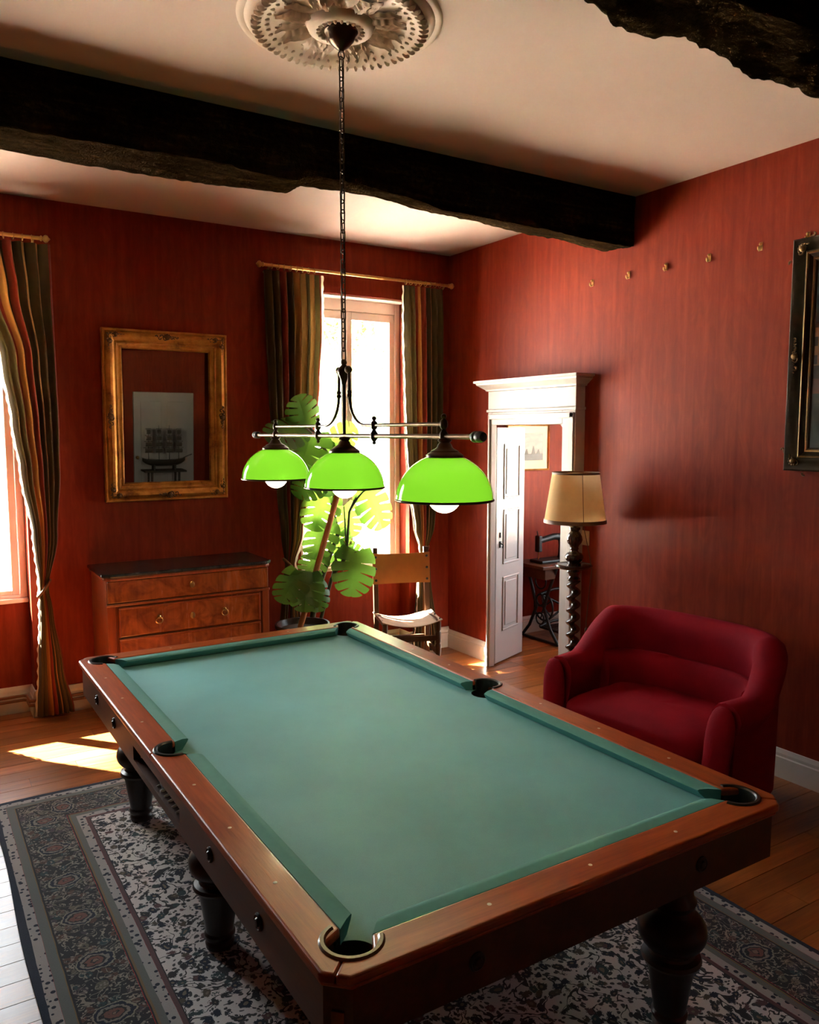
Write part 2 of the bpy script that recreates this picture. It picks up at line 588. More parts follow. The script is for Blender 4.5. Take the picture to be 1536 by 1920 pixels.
# right wall with doorway
DY0, DY1, DZ = 4.13, 5.09, 1.905
RW = 0.16
wall_panels([(XR, XR + RW, YN - 0.2, DY0, 0, ZC + 0.1), (XR, XR + RW, DY1, YB, 0, ZC + 0.1), (XR, XR + RW, DY0, DY1, DZ, ZC + 0.1)], 'wall_right', M_WALL, 'red moire papered wall with white doorway')
wall_panels([(XL - 0.2, XL, YF - 0.2, YB, 0, ZC + 0.1)], 'wall_left', M_WALL, 'red papered side wall')
NX0, NX1 = 0.17, 0.78       # white niche on the near wall
wall_panels([(1.9, RX1 + 0.2, YN - 0.2, YN, 0, ZC + 0.1), (1.9, 2.1, YF, YN - 0.2, 0, ZC + 0.1), (XL - 0.2, 2.1, YF - 0.2, YF, 0, ZC + 0.1)], 'wall_near', M_WALL, 'red papered wall facing the windows')
wall_panels([(RX1, RX1 + 0.2, YN, 3.4, 0, ZC + 0.1), (RX1, RX1 + 0.2, 4.9, YB, 0, ZC + 0.1), (RX1, RX1 + 0.2, 3.4, 4.9, 0, 0.8), (RX1, RX1 + 0.2, 3.4, 4.9, 2.5, ZC + 0.1)], 'wall_far_right', M_WALL, 'far wall of the adjoining room')
wall_panels([(XR + RW, RX1, 2.8, 3.0, 0, ZC + 0.1)], 'wall_next_room', M_WALL, 'near wall of the adjoining room')
structure(MB().box(XL - 0.2, RX1 + 0.2, YF - 0.2, YO, ZC, ZC + 0.12).build('ceiling', M_CEIL), 'warm white plaster ceiling')

# floor: sub-floor + planks
fl = structure(MB().box(XL - 0.2, RX1 + 0.2, YF - 0.2, YO, -0.12, -0.006).build('floor', M_JOINT), 'orange brown oak plank floor')
def planks(parent, x0, x1, y0, y1, w, rnd):
    y = y0
    while y < y1 - 0.001:
        ye = min(y + w, y1)
        x = x0 - rnd.random() * 1.4
        while x < x1:
            L = rnd.choice((1.7, 2.0, 2.3))
            a, b = max(x, x0), min(x + L, x1)
            if b - a > 0.02:
                m = MB().box(-(b - a) / 2 + 0.0012, (b - a) / 2 - 0.0012, -(ye - y) / 2 + 0.0014, (ye - y) / 2 - 0.0014, -0.012, 0.0)
                o = m.build('plank', M_FLOOR, parent)
                o.location = ((a + b) / 2, (y + ye) / 2, -rnd.random() * 0.0008)
            x += L
        y = ye
rnd = random.Random(3)
planks(fl, -1.0, XR + RW, 0.2, YB + 0.15, 0.116, rnd)
planks(fl, XR + RW, RX1, 4.0, YB, 0.116, rnd)
o = MB().box(-1.0, XR, YF, 0.2, -0.012, 0).build('plank', M_FLOOR, fl)
o = MB().box(XL, -1.0, YF, YB + 0.15, -0.012, 0).build('plank', M_FLOOR, fl)
o = MB().box(XR + RW, RX1, 3.0, 4.0, -0.012, 0).build('plank', M_FLOOR, fl)

# baseboards
def board_profile(mb, p0, p1, nrm, h=0.155, t=0.022):
    p0, p1, nrm = Vector((*p0, 0)), Vector((*p1, 0)), Vector((*nrm, 0)).normalized()
    prof = [(0, 0), (t, 0), (t, h * 0.72), (t * 0.75, h * 0.76), (t * 0.75, h * 0.86), (t * 0.35, h), (0, h)]
    k = len(prof)
    vs = [p + nrm * a + Vector((0, 0, z)) for p in (p0, p1) for a, z in prof]
    fs = [tuple(range(k))[::-1], tuple(range(k, 2 * k))] + [(i, (i + 1) % k, k + (i + 1) % k, k + i) for i in range(k)]
    mb.add(vs, fs)
bb = MB()
for a, b in ((XL, W1[0]), (W1[1], W2[0]), (W2[1], XR)):
    board_profile(bb, (a, YB), (b, YB), (0, -1), 0.175, 0.03)
for w in (W1, W2):
    board_profile(bb, (w[0], YB + 0.15), (w[1], YB + 0.15), (0, -1), 0.175, 0.022)
    board_profile(bb, (w[0], YB - 0.03), (w[0], YB + 0.15), (1, 0), 0.175, 0.022)
    board_profile(bb, (w[1], YB - 0.03), (w[1], YB + 0.15), (-1, 0), 0.175, 0.022)
structure(bb.build('baseboard_back', M_CREAM), 'cream moulded baseboard under the windows')
bb = MB()
board_profile(bb, (XR, YN), (XR, 4.02), (-1, 0))
board_profile(bb, (XR, 4.98), (XR, YB), (-1, 0))
structure(bb.build('baseboard_right', M_CREAM), 'cream baseboard along the doorway wall')
bb = MB()
board_profile(bb, (XL, YF), (XL, YB), (1, 0))
structure(bb.build('baseboard_left', M_CREAM), 'cream baseboard along the side wall')
bb = MB()
board_profile(bb, (XR + RW, YB), (RX1, YB), (0, -1))
structure(bb.build('baseboard_next_room', M_CREAM), 'cream baseboard in the adjoining room')

# ------------------------------------------------------------------ windows
def window(name, x0, x1, z0, z1, label):
    y0, y1 = YB + 0.15, YB + 0.24
    fr = MB()
    fr.box(x0, x0 + 0.045, y0, y1, z0, z1); fr.box(x1 - 0.045, x1, y0, y1, z0, z1)
    fr.box(x0 + 0.045, x1 - 0.045, y0, y1, z1 - 0.10, z1); fr.box(x0 + 0.045, x1 - 0.045, y0, y1, z0, z0 + 0.02)
    root = structure(fr.build(name, M_WINF, bevel=0.006), label)
    MB().box(x0 - 0.0, x1 + 0.0, YB + 0.125, y1 + 0.06, z0 - 0.03, z0).build('window_sill', M_WINF, root, bevel=0.006)
    MB().box(x0, x1, YB + 0.02, YB + 0.15, z1 - 0.012, z1).build('lintel_board', M_WINF, root)
    xc = (x0 + x1) / 2
    for sgn, a, b in ((-1, x0 + 0.045, xc), (1, xc, x1 - 0.045)):
        sh = MB()
        zz0, zz1 = z0 + 0.02, z1 - 0.10
        s = 0.048
        ya, yb = y0 + 0.012, y0 + 0.062
        sh.box(a + 0.002, a + s, ya, yb, zz0, zz1); sh.box(b - s, b - 0.002, ya, yb, zz0, zz1)
        sh.box(a + s, b - s, ya, yb, zz1 - 0.065, zz1); sh.box(a + s, b - s, ya, yb, zz0, zz0 + 0.032)
        so = sh.build('sash', M_WINF, root, bevel=0.005)
        MB().box(a + s, b - s, ya + 0.02, ya + 0.026, zz0 + 0.032, zz1 - 0.065).build('pane', M_GLASS, so)
    hd = MB().box(xc - 0.012, xc + 0.012, y0 - 0.012, y0 + 0.012, z0 + 0.9, z0 + 1.02)
    hd.tube([(xc, y0 - 0.012, z0 + 0.96), (xc, y0 - 0.045, z0 + 0.96), (xc, y0 - 0.045, z0 + 0.87)], 0.008, 8)
    hd.build('window_handle', M_BRASS, root)
    return root
window('window_1', W1[0], W1[1], 0.765, WTOP, 'tall white casement window at the left edge')
window('window_2', W2[0], W2[1], 0.765, WTOP, 'tall white casement window behind the plant')
w3 = MB()
for ya, yb, za, zb in ((3.4, 3.47, 0.8, 2.5), (4.83, 4.9, 0.8, 2.5), (4.11, 4.19, 0.87, 2.43), (3.47, 4.83, 0.8, 0.87), (3.47, 4.83, 2.43, 2.5)):
    w3.box(RX1 + 0.05, RX1 + 0.12, ya, yb, za, zb)
w3 = structure(w3.build('window_3', M_WINF), 'white window of the adjoining room')
for ya, yb in ((3.47, 4.11), (4.19, 4.83)):
    MB().box(RX1 + 0.08, RX1 + 0.086, ya, yb, 0.87, 2.43).build('pane', M_GLASS, w3)

# ------------------------------------------------------------------ doorway casing and leaf
cs = MB()
CD = 0.085
cx0 = XR - CD
cas = structure(MB().box(cx0, XR, 4.02, 4.98, 2.02, 2.16).build('trim_1', M_WHITE, bevel=0.004), 'white painted doorway casing with cornice head')
for nm, a, b in (('jamb_board', 4.02, 4.15), ('jamb_board', 4.935, 4.98)):
    MB().box(cx0, XR + RW + 0.02 if a < 4.5 else XR - 0.035, a, b, 0, 2.0).build(nm, M_WHITE, cas, bevel=0.004)
    MB().box(cx0 - 0.012, cx0, a + 0.012, b - 0.012 if b - a < 0.1 else b - 0.075, 0.0, 1.985).build('jamb_moulding', M_WHITE, cas, bevel=0.005)
MB().box(cx0, XR - 0.002, 4.15, 4.935, 1.905, 2.0).build('head_board', M_WHITE, cas, bevel=0.004)
MB().box(XR - 0.002, XR + RW + 0.02, 4.15, 5.09, 1.905, 1.94).build('soffit_board', M_WHITE, cas)
MB().box(cx0 - 0.012, cx0, 4.03, 4.97, 1.945, 1.985).build('head_moulding', M_WHITE, cas, bevel=0.006)
MB().box(cx0 - 0.01, XR, 4.01, 4.99, 2.0, 2.02).build('frieze_fillet', M_WHITE, cas, bevel=0.004)
# small curved bracket in the upper corner of the opening
br = [(0, 0), (0.07, 0)] + [(0.07 - 0.07 * math.sin(a), -0.13 + 0.13 * math.cos(a)) for a in [PI / 2 * i / 8 for i in range(1, 8)]] + [(0, -0.16)]
Mb = Matrix(((0, 0, 1, cx0 + 0.03), (1, 0, 0, 4.15), (0, 1, 0, 1.905), (0, 0, 0, 1)))
MB().prism(br, 0, 0.12, Mb).build('corner_bracket', M_WHITE, cas)
# cornice as a stepped crown swept around three sides
cp = [(0.0, 2.16), (0.012, 2.16), (0.018, 2.172), (0.03, 2.18), (0.05, 2.195), (0.066, 2.206), (0.07, 2.218), (0.084, 2.222), (0.084, 2.238), (0.0, 2.238)]
cr = MB()
rings = []
for d, z in cp:
    rings.append([(XR, 4.02 - d, z), (cx0 - d, 4.02 - d, z), (cx0 - d, 4.98 + d, z), (XR, 4.98 + d, z)])
for i in range(len(cp)):
    a, b = rings[i], rings[(i + 1) % len(cp)]
    for q in range(3):
        cr.add([a[q], a[q + 1], b[q + 1], b[q]], [(0, 1, 2, 3)])
cr.build('cornice', M_WHITE, cas)
# door leaf, folded back into the next room
lw, lh = 0.455, 1.885
leaf = structure(MB().box(0, lw, -0.02, 0.02, 0.012, lh).build('door_1', M_WHITE, bevel=0.003), 'narrow white three panel door leaf standing open')
leaf.location = (XR - 0.028, 4.962, 0)
leaf.rotation_euler = (0, 0, math.radians(22))
for z0, z1 in ((0.26, 0.70), (0.80, 1.24), (1.32, 1.76)):
    mo = MB()
    x0, x1 = 0.105, lw - 0.085
    for sy in (-1,):
        ya = sy * 0.02
        for k, (i0, d) in enumerate(((0.0, 0.012),)):
            mo.box(x0, x1, ya - 0.010, ya, z0, z0 + 0.018); mo.box(x0, x1, ya - 0.010, ya, z1 - 0.018, z1)
            mo.box(x0, x0 + 0.018, ya - 0.010, ya, z0 + 0.018, z1 - 0.018); mo.box(x1 - 0.018, x1, ya - 0.010, ya, z0 + 0.018, z1 - 0.018)
    pn = mo.build('panel', M_WHITE, leaf, bevel=0.006)
    MB().box(x0 + 0.04, x1 - 0.04, -0.028, -0.02, z0 + 0.04, z1 - 0.04).build('raised_field', M_WHITE, pn, bevel=0.007)
hk = MB().box(0.05, 0.062, -0.03, -0.02, 1.02, 1.06)
hk.box(0.048, 0.064, -0.03, -0.02, 0.94, 0.99)
hk.tube([(0.056, -0.03, 0.975), (0.056, -0.05, 0.965), (0.056, -0.045, 0.94)], 0.005, 6)
hk.build('door_latch', M_BLACK, leaf)

# ------------------------------------------------------------------ ceiling beams
def beam(name, y0, y1, ntab, ftab, x0, x1, label, seed, amp=0.012, nx=620):
    mb = MB()
    per = []
    for j in range(8):
        per.append(('n', 1 - j / 8))
    for j in range(14):
        per.append(('b', j / 14))
    for j in range(5):
        per.append(('f', j / 4))
    k = len(per)
    for i in range(nx + 1):
        x = x0 + (x1 - x0) * i / nx
        zn = interp(ntab, x)[0]
        zf = interp(ftab, x)[0]
        for kind, t in per:
            if kind == 'n':
                p = Vector((x, y0, zn + (ZC + 0.01 - zn) * t))
            elif kind == 'b':
                p = Vector((x, y0 + (y1 - y0) * t, zn + (zf - zn) * t))
            else:
                p = Vector((x, y1, zf + (ZC + 0.01 - zf) * t))
            q = Vector((p.x * 2.3 + seed, p.y * 9, p.z * 9))
            n1 = noise.noise_vector(q) * amp + noise.noise_vector(Vector((p.x * 9 + seed, p.y * 22, p.z * 22))) * amp * 0.55 + noise.noise_vector(Vector((p.x * 26 + seed, p.y * 60, p.z * 60))) * amp * 0.5
            if p.z < ZC - 0.001:
                p += Vector((0, n1.y, n1.z))
            mb.v.append(tuple(p))
    for i in range(nx):
        for q in range(k - 1):
            mb.f.append((i * k + q, i * k + q + 1, (i + 1) * k + q + 1, (i + 1) * k + q))
    mb.f.append(tuple(range(k)))
    mb.f.append(tuple(nx * k + q for q in range(k)))
    return tag(mb.build(name, M_BEAM, smooth=40), label, 'beam')
beam('ceiling_beam', 3.625, 3.865,
     [(-3.3, 3.02), (0.39, 3.030), (0.8, 3.042), (1.24, 3.046), (1.58, 3.034), (1.76, 3.068), (1.92, 3.074), (2.2, 3.045), (2.5, 3.017), (3.1, 3.013), (3.9, 2.99)],
     [(-3.3, 3.02), (0.41, 3.022), (0.83, 3.018), (1.32, 3.022), (1.68, 3.036), (1.78, 3.088), (2.2, 3.098), (2.67, 3.065), (3.3, 3.045), (3.92, 3.02)],
     XL, XR, 'rough blackened oak beam crossing the ceiling behind the chandelier chain', 3.1, 0.011)
beam('ceiling_beam', 1.43, 1.69,
     [(-3.3, 2.98), (1.2, 2.99), (1.9, 2.97), (2.6, 2.99), (3.9, 2.98)],
     [(-3.3, 2.99), (1.3, 2.99), (1.62, 3.01), (1.82, 2.98), (2.05, 3.01), (2.5, 2.985), (3.9, 2.98)],
     XL, XR, 'rough black ceiling beam at the upper right, nearest the viewer', 11.7, 0.020)

# ------------------------------------------------------------------ exterior
structure(MB().box(-40, 60, -40, 80, -0.7, -0.45).build('ground', M_GRAVEL), 'pale sunlit gravel outside the windows')
def tree(name, label, c, r, n, trunk, seed, leaf=0.16, group='garden trees beyond the windows', dens=0.0):
    R = random.Random(seed)
    root = thing(name, label, 'tree', (c[0], c[1], -0.45), 0, group)
    f = MB()
    for i in range(n):
        while True:
            p = Vector((R.uniform(-1, 1), R.uniform(-1, 1), R.uniform(-1, 1)))
            if p.length < 1 and p.length > dens:
                break
        k = 0.75 + 0.5 * noise.noise(p * 2.2 + Vector((seed, 0, 0)))
        q = Vector((p.x * r[0] * k, p.y * r[1] * k, c[2] + 0.45 + p.z * r[2] * k))
        a = Vector((R.uniform(-1, 1), R.uniform(-1, 1), R.uniform(-1, 1))).normalized()
        b = a.orthogonal().normalized()
        s = leaf * R.uniform(0.6, 1.3)
        f.add([q - a * s, q - b * s * 0.42, q + a * s, q + b * s * 0.42], [(0, 1, 2, 3)])
    me = bpy.data.meshes.new('foliage')
    me.from_pydata(f.v, [], f.f)
    place('foliage', me, M_TREE, root)
    tr = MB().tube([(0, 0, 0), (trunk * 0.4, 0, (c[2] + 0.4) * 0.5), (0, trunk * 0.3, c[2] + 0.5)], [trunk, trunk * 0.8, trunk * 0.4], 10)
    for q in range(5):
        a = q * 1.3 + seed
        tr.tube([(0, 0, c[2] * 0.8), (math.cos(a) * r[0] * 0.3, math.sin(a) * r[1] * 0.3, c[2] + 0.4), (math.cos(a) * r[0] * 0.6, math.sin(a) * r[1] * 0.6, c[2] + 0.8)], [trunk * 0.4, trunk * 0.25, trunk * 0.1], 6)
    tr.build('trunk', M_BARK, root, smooth=60)
    return root
def toward_sun(x, z, t):
    p = Vector((x, YO, z)) + SUN_V * t
    return p
for k, (xx, sd, dd) in enumerate(((0.1, 5, 13.5), (3.0, 9, 8.5))):  # out-of-view trees, added so their crowns cut the sun above the lower panes
    p = toward_sun(xx, (4.0, 3.5)[k], dd)
    tree('shade_tree', ('unseen leafy tree outside, placed to shade the window at the left edge', 'unseen leafy tree outside, placed to shade the window behind the plant')[k], (p.x - 0.85, p.y, p.z), (2.1, 1.7, 1.75), 9000, 0.22, sd, 0.22)
tree('garden_tree', 'pale sunlit tree seen through the window behind the plant', (8.6, 16.5, 4.6), (2.6, 2.4, 2.9), 5200, 0.2, 21, 0.15)
tree('garden_tree', 'smaller pale tree further off through the window behind the plant', (12.2, 20.5, 4.2), (2.6, 2.6, 2.6), 4200, 0.2, 33, 0.16)

# ================================================================== rug
RX0, RXX, RY0, RY1 = 0.275, 2.675, 0.72, 4.335
def mat_rug():
    t = NT('persian_rug')
    v = t.co()
    s = t.n('ShaderNodeSeparateXYZ'); t.put(s.inputs[0], v)
    hx, hy = (RXX - RX0) / 2, (RY1 - RY0) / 2
    dx = t.math('SUBTRACT', hx, t.math('ABSOLUTE', s.outputs[0]))
    dy = t.math('SUBTRACT', hy, t.math('ABSOLUTE', s.outputs[1]))
    d0 = t.math('MINIMUM', dx, dy)
    wob = t.math('MULTIPLY', t.math('SUBTRACT', t.noise(v, 9, 2), 0.5), 0.006)
    d = t.math('ADD', d0, wob)
    cond = t.math('LESS_THAN', dx, dy)
    along = t.math('ADD', t.math('MULTIPLY', cond, s.outputs[1]), t.math('MULTIPLY', t.math('SUBTRACT', 1.0, cond), s.outputs[0]))
    NAVY = (0.014, 0.023, 0.044); TEAL = (0.034, 0.062, 0.068); CREAM = (0.70, 0.655, 0.64); GREY = (0.155, 0.165, 0.155); GOLD = (0.22, 0.15, 0.075); PLUM = (0.12, 0.06, 0.065); RUST = (0.17, 0.065, 0.05); DARK = (0.028, 0.030, 0.034)
    # ---- field: cream with dark vines and blossoms
    wv = t.mix(0.10, v, t.noise(v, 7, 3, 0.5, 0, True))
    vine = t.math('ABSOLUTE', t.math('SUBTRACT', t.noise(wv, 8.5, 2, 0.5, 1.2), 0.5))
    vine_m = t.math('LESS_THAN', vine, 0.016)
    cell = t.voro(wv, 25, 'F1', 0)
    ccol = t.voro(wv, 25, 'F1', 1)
    petal = t.math('MULTIPLY', t.math('SINE', t.math('MULTIPLY', t.noise(wv, 60, 2), 40.0)), 0.06)
    bl = t.math('ADD', cell, petal)
    blossom = t.math('LESS_THAN', bl, 0.40)
    core = t.math('LESS_THAN', cell, 0.15)
    small = t.math('LESS_THAN', t.voro(wv, 52, 'F1', 0), 0.36)
    sepc = t.n('ShaderNodeSeparateXYZ'); t.put(sepc.inputs[0], ccol)
    bcol = t.ramp(sepc.outputs[0], [(0, NAVY), (0.3, DARK), (0.5, TEAL), (0.7, (0.09, 0.075, 0.055)), (0.88, PLUM)], 'CONSTANT')
    fcol = t.mix(small, CREAM, (0.06, 0.06, 0.065))
    fcol = t.mix(vine_m, fcol, DARK)
    fcol = t.mix(blossom, fcol, bcol)
    fcol = t.mix(core, fcol, (0.20, 0.16, 0.12))
    # ---- main border: medallions on dark ground
    per = 0.30
    fr = t.math('SUBTRACT', t.math('FRACT', t.math('ADD', t.math('DIVIDE', along, per), 0.5)), 0.5)
    ex = t.math('MULTIPLY', fr, 0.30)
    ey = t.math('SUBTRACT', d, 0.20)
    rr = t.math('SQRT', t.math('ADD', t.math('POWER', t.math('MULTIPLY', ex, 1.25), 2.0), t.math('POWER', ey, 2.0)))
    rr = t.math('ADD', rr, t.math('MULTIPLY', t.math('SUBTRACT', t.noise(v, 38, 3), 0.5), 0.045))
    med = t.ramp(t.math('MULTIPLY', rr, 10.0), [(0, (0.26, 0.17, 0.13)), (0.10, DARK), (0.14, (0.20, 0.09, 0.07)), (0.30, DARK), (0.38, (0.24, 0.22, 0.19)), (0.48, NAVY), (0.60, (0.28, 0.26, 0.20)), (0.67, DARK)], 'CONSTANT')
    bf = t.voro(t.mix(0.06, v, t.noise(v, 11, 3, 0.5, 0, True)), 26, 'F1', 0)
    bfc = t.voro(t.mix(0.06, v, t.noise(v, 11, 3, 0.5, 0, True)), 26, 'F1', 1)
    sb = t.n('ShaderNodeSeparateXYZ'); t.put(sb.inputs[0], bfc)
    fillc = t.ramp(sb.outputs[1], [(0, (0.10, 0.055, 0.045)), (0.3, TEAL), (0.5, (0.13, 0.12, 0.09)), (0.75, (0.075, 0.06, 0.07))], 'CONSTANT')
    ring = t.math('MULTIPLY', t.math('GREATER_THAN', bf, 0.14), t.math('LESS_THAN', bf, 0.44))
    ground = t.mix(ring, DARK, fillc)
    b2 = t.voro(t.mix(0.05, v, t.noise(v, 15, 3, 0.5, 0, True)), 58, 'F1', 0)
    ground = t.mix(t.math('LESS_THAN', b2, 0.28), ground, (0.26, 0.235, 0.20))
    scroll = t.math('LESS_THAN', t.math('ABSOLUTE', t.math('SUBTRACT', t.noise(v, 17, 2, 0.5, 1.5), 0.5)), 0.016)
    ground = t.mix(scroll, ground, (0.30, 0.27, 0.22))
    outm = t.math('GREATER_THAN', rr, 0.070)
    main = t.mix(outm, med, ground)
    # ---- guard stripes
    st = t.math('FRACT', t.math('DIVIDE', along, 0.045))
    g_m = t.math('LESS_THAN', t.voro(v, 40, 'F1', 0), 0.33)
    guard = t.mix(g_m, (0.40, 0.375, 0.36), NAVY)
    bands = t.ramp(t.math('MULTIPLY', d, 2.0), [(0.0, NAVY), (0.05, (0.5, 0, 0)), (0.12, GREY), (0.185, GOLD), (0.195, DARK), (0.21, (1, 0, 0)), (0.60, DARK), (0.612, GOLD), (0.626, GREY), (0.675, (0.5, 0, 0)), (0.745, PLUM), (0.775, DARK), (0.785, (0, 1, 0))], 'CONSTANT')
    def inband(a, b):
        return t.math('MULTIPLY', t.math('GREATER_THAN', d, a), t.math('LESS_THAN', d, b))
    c = bands
    c = t.mix(inband(0.025, 0.06), c, guard)
    c = t.mix(inband(0.105, 0.30), c, main)
    c = t.mix(inband(0.3375, 0.3725), c, guard)
    c = t.mix(t.math('GREATER_THAN', d, 0.3925), c, fcol)
    pile = t.noise(v, 300, 2, 0.6)
    c = t.mix(t.math('MULTIPLY', pile, 0.28), c, (0.03, 0.03, 0.035))
    return t.done(t.bsdf(c, 0.9, 0, 0.15, t.bump(pile, 0.5, 0.004), sheen=0.12))
RUGZ = 0.011
rug = MB()
hx, hy = (RXX - RX0) / 2, (RY1 - RY0) / 2
rug.grid(lambda u, w: (-hx + 2 * hx * u + 0.006 * math.sin(w * 17), -hy + 2 * hy * w + 0.006 * math.sin(u * 13), RUGZ - 0.0005 + 0.0005 * math.sin(u * 40) * math.sin(w * 50)), 40, 60)
nb_ = len(rug.v)
rug.grid(lambda u, w: (-hx + 2 * hx * u + 0.006 * math.sin(w * 17), -hy + 2 * hy * w + 0.006 * math.sin(u * 13), 0.0008), 40, 60)
def rim(idx):
    for a, b in zip(idx, idx[1:]):
        rug.f.append((a, b, b + nb_, a + nb_))
rim([i for i in range(41)]); rim([60 * 41 + i for i in range(41)]); rim([j * 41 for j in range(61)]); rim([j * 41 + 40 for j in range(61)])
ro = tag(rug.build('persian_rug', mat_rug()), 'grey and cream floral oriental rug under the pool table', 'rug')
ro.location = ((RX0 + RXX) / 2, (RY0 + RY1) / 2, 0)

# ================================================================== pool table
TZ = 0.774
TX0, TX1, TY0, TY1 = 0.650, 2.150, 1.330, 4.030
TCX, TCY = (TX0 + TX1) / 2, (TY0 + TY1) / 2
pt = thing('pool_table', 'mahogany pool table with blue-green cloth standing on the rug', 'pool table', (TCX, TCY, RUGZ))
HX, HY = (TX1 - TX0) / 2, (TY1 - TY0) / 2
Zt = TZ - RUGZ
WR, CR = 0.103, 0.052           # wood rail width, cushion width
bedz = Zt - 0.042
def pb(mb, name, mat, **k):
    return mb.build(name, mat, pt, **k)
# bed: a slab with six pocket bites
PR = 0.062
pocks = [(-HX + 0.105, -HY + 0.105, 'c'), (HX - 0.105, -HY + 0.105, 'c'), (-HX + 0.105, HY - 0.105, 'c'), (HX - 0.105, HY - 0.105, 'c'), (-HX + 0.083, 0.0, 's'), (HX - 0.083, 0.0, 's')]
NX_, NY_ = HX - WR - CR, HY - WR - CR          # cushion nose lines
def arc(cx, cy, r, a0, a1, n=10):
    return [(cx + r * math.cos(a0 + (a1 - a0) * i / n), cy + r * math.sin(a0 + (a1 - a0) * i / n)) for i in range(n + 1)]
ix, iy = HX - WR + 0.004, HY - WR + 0.004
def bed_poly():
    P = []
    pc = 0.105
    # counter-clockwise starting at the near edge
    def cc(sx, sy):
        return (sx * (HX - pc), sy * (HY - pc))
    r = PR
    c = cc(1, -1); P += [(-0.0, -iy), (c[0] - r, -iy)] + arc(c[0], c[1], r, PI * 1.0, PI * 0.5, 8) + [(ix, c[1] + r)]
    c = (HX - 0.083, 0); P += [(ix, -r)] + arc(c[0], c[1], r, -PI / 2, -PI * 1.5, 8) + [(ix, r)]
    c = cc(1, 1); P += [(ix, c[1] - r)] + arc(c[0], c[1], r, -PI / 2, -PI, 8) + [(c[0] - r, iy)]
    c = cc(-1, 1); P += [(c[0] + r, iy)] + arc(c[0], c[1], r, 0, -PI / 2, 8) + [(-ix, c[1] - r)]
    c = (-HX + 0.083, 0); P += [(-ix, r)] + arc(c[0], c[1], r, PI / 2, -PI / 2, 8) + [(-ix, -r)]
    c = cc(-1, -1); P += [(-ix, c[1] + r)] + arc(c[0], c[1], r, PI / 2, 0, 8) + [(c[0] + r, -iy)]
    return P
def dedupe(P):
    out = []
    for p in P:
        if not out or (Vector(p) - Vector(out[-1])).length > 1e-5:
            out.append(p)
    return out
pb(MB().prism(dedupe(bed_poly()), bedz - 0.03, bedz), 'cloth_bed', M_CLOTH)
# rails (top boards with pocket cut-outs, chamfered outer corners)
CH = 0.045
RT = 0.024
def rail_side(sx):
    # long rail on x = sx*HX ; two pieces split at the side pocket, each also holding half of a corner
    out = []
    for sy in (-1, 1):
        pcx, pcy = sx * (HX - 0.105), sy * (HY - 0.105)
        P = [(sx * HX, 0.0), (sx * HX, sy * (HY - CH)), (sx * (HX - CH / 2), sy * (HY - CH / 2))]
        # along the mitre to the pocket
        d45 = 0.105 - PR / math.sqrt(2)
        P.append((sx * (HX - d45), sy * (HY - d45)))
        for i in range(1, 7):
            a = (PI / 4) * (1 - i / 6.0) - (PI / 10) * (i / 6.0)
            P.append((pcx + sx * PR * math.cos(a), pcy + sy * PR * math.sin(a)))
        P.append((sx * (HX - WR), pcy - sy * 0.048))
        P.append((sx * (HX - WR), sy * PR))
        for i in range(0, 7):
            a = (PI / 2) * (1 - i / 6.0)
            P.append((sx * (HX - 0.083) + sx * PR * math.cos(a), sy * PR * math.sin(a)))
        out.append(dedupe(P))
    return out
def rail_end(sy):
    P = []
    d45 = 0.105 - PR / math.sqrt(2)
    for sx in (-1, 1):
        pcx, pcy = sx * (HX - 0.105), sy * (HY - 0.105)
        Q = [(sx * (HX - CH), sy * HY), (sx * (HX - CH / 2), sy * (HY - CH / 2)), (sx * (HX - d45), sy * (HY - d45))]
        for i in range(1, 7):
            a = (PI / 4) + (PI / 4 + PI / 10) * (i / 6.0)
            Q.append((pcx + sx * PR * math.cos(a), pcy + sy * PR * math.sin(a)))
        Q.append((pcx - sx * 0.048, sy * (HY - WR)))
        P.append(Q)
    return dedupe(P[0] + P[1][::-1])
for sx in (-1, 1):
    for P in rail_side(sx):
        pb(MB().prism(P, Zt - RT, Zt), 'rail', M_RAIL, bevel=0.008, seg=4)
for sy in (-1, 1):
    pb(MB().prism(rail_end(sy), Zt - RT, Zt), 'rail', M_RAILX, bevel=0.008, seg=4)
# cushions: six
def cushion(a, b, nrm, m0, m1):
    # a->b along the rail inner edge; nrm points into the table; m0/m1 = mitre shift at the nose
    a, b = Vector((*a, 0)), Vector((*b, 0))
    n = Vector((*nrm, 0))
    d = (b - a).normalized()
    prof = [(0.0, Zt - 0.003), (CR * 0.55, Zt - 0.002), (CR * 0.92, Zt - 0.006), (CR, Zt - 0.010), (CR - 0.004, Zt - 0.018), (CR * 0.55, bedz + 0.002), (0.0, bedz + 0.001)]
    vs = []
    for p, m in ((a, m0), (b, -m1)):
        for o_, z in prof:
            q = p + n * o_ + d * (m * o_ / CR)
            vs.append((q.x, q.y, z))
    k = len(prof)
    fs = [tuple(range(k))[::-1], tuple(range(k, 2 * k))] + [(i, (i + 1) % k, k + (i + 1) % k, k + i) for i in range(k)]
    pb(MB().add(vs, fs), 'cushion', M_CUSH, smooth=35)
ce = 0.155                 # cushion start from the outer corner
for sx in (-1, 1):
    X_ = sx * (HX - WR)
    cushion((X_, -HY + ce), (X_, -PR - 0.004), (-sx, 0), 0.045, 0.018)
    cushion((X_, PR + 0.004), (X_, HY - ce), (-sx, 0), 0.018, 0.045)
for sy in (-1, 1):
    cushion((-HX + ce, sy * (HY - WR)), (HX - ce, sy * (HY - WR)), (0, -sy), 0.045, 0.045)
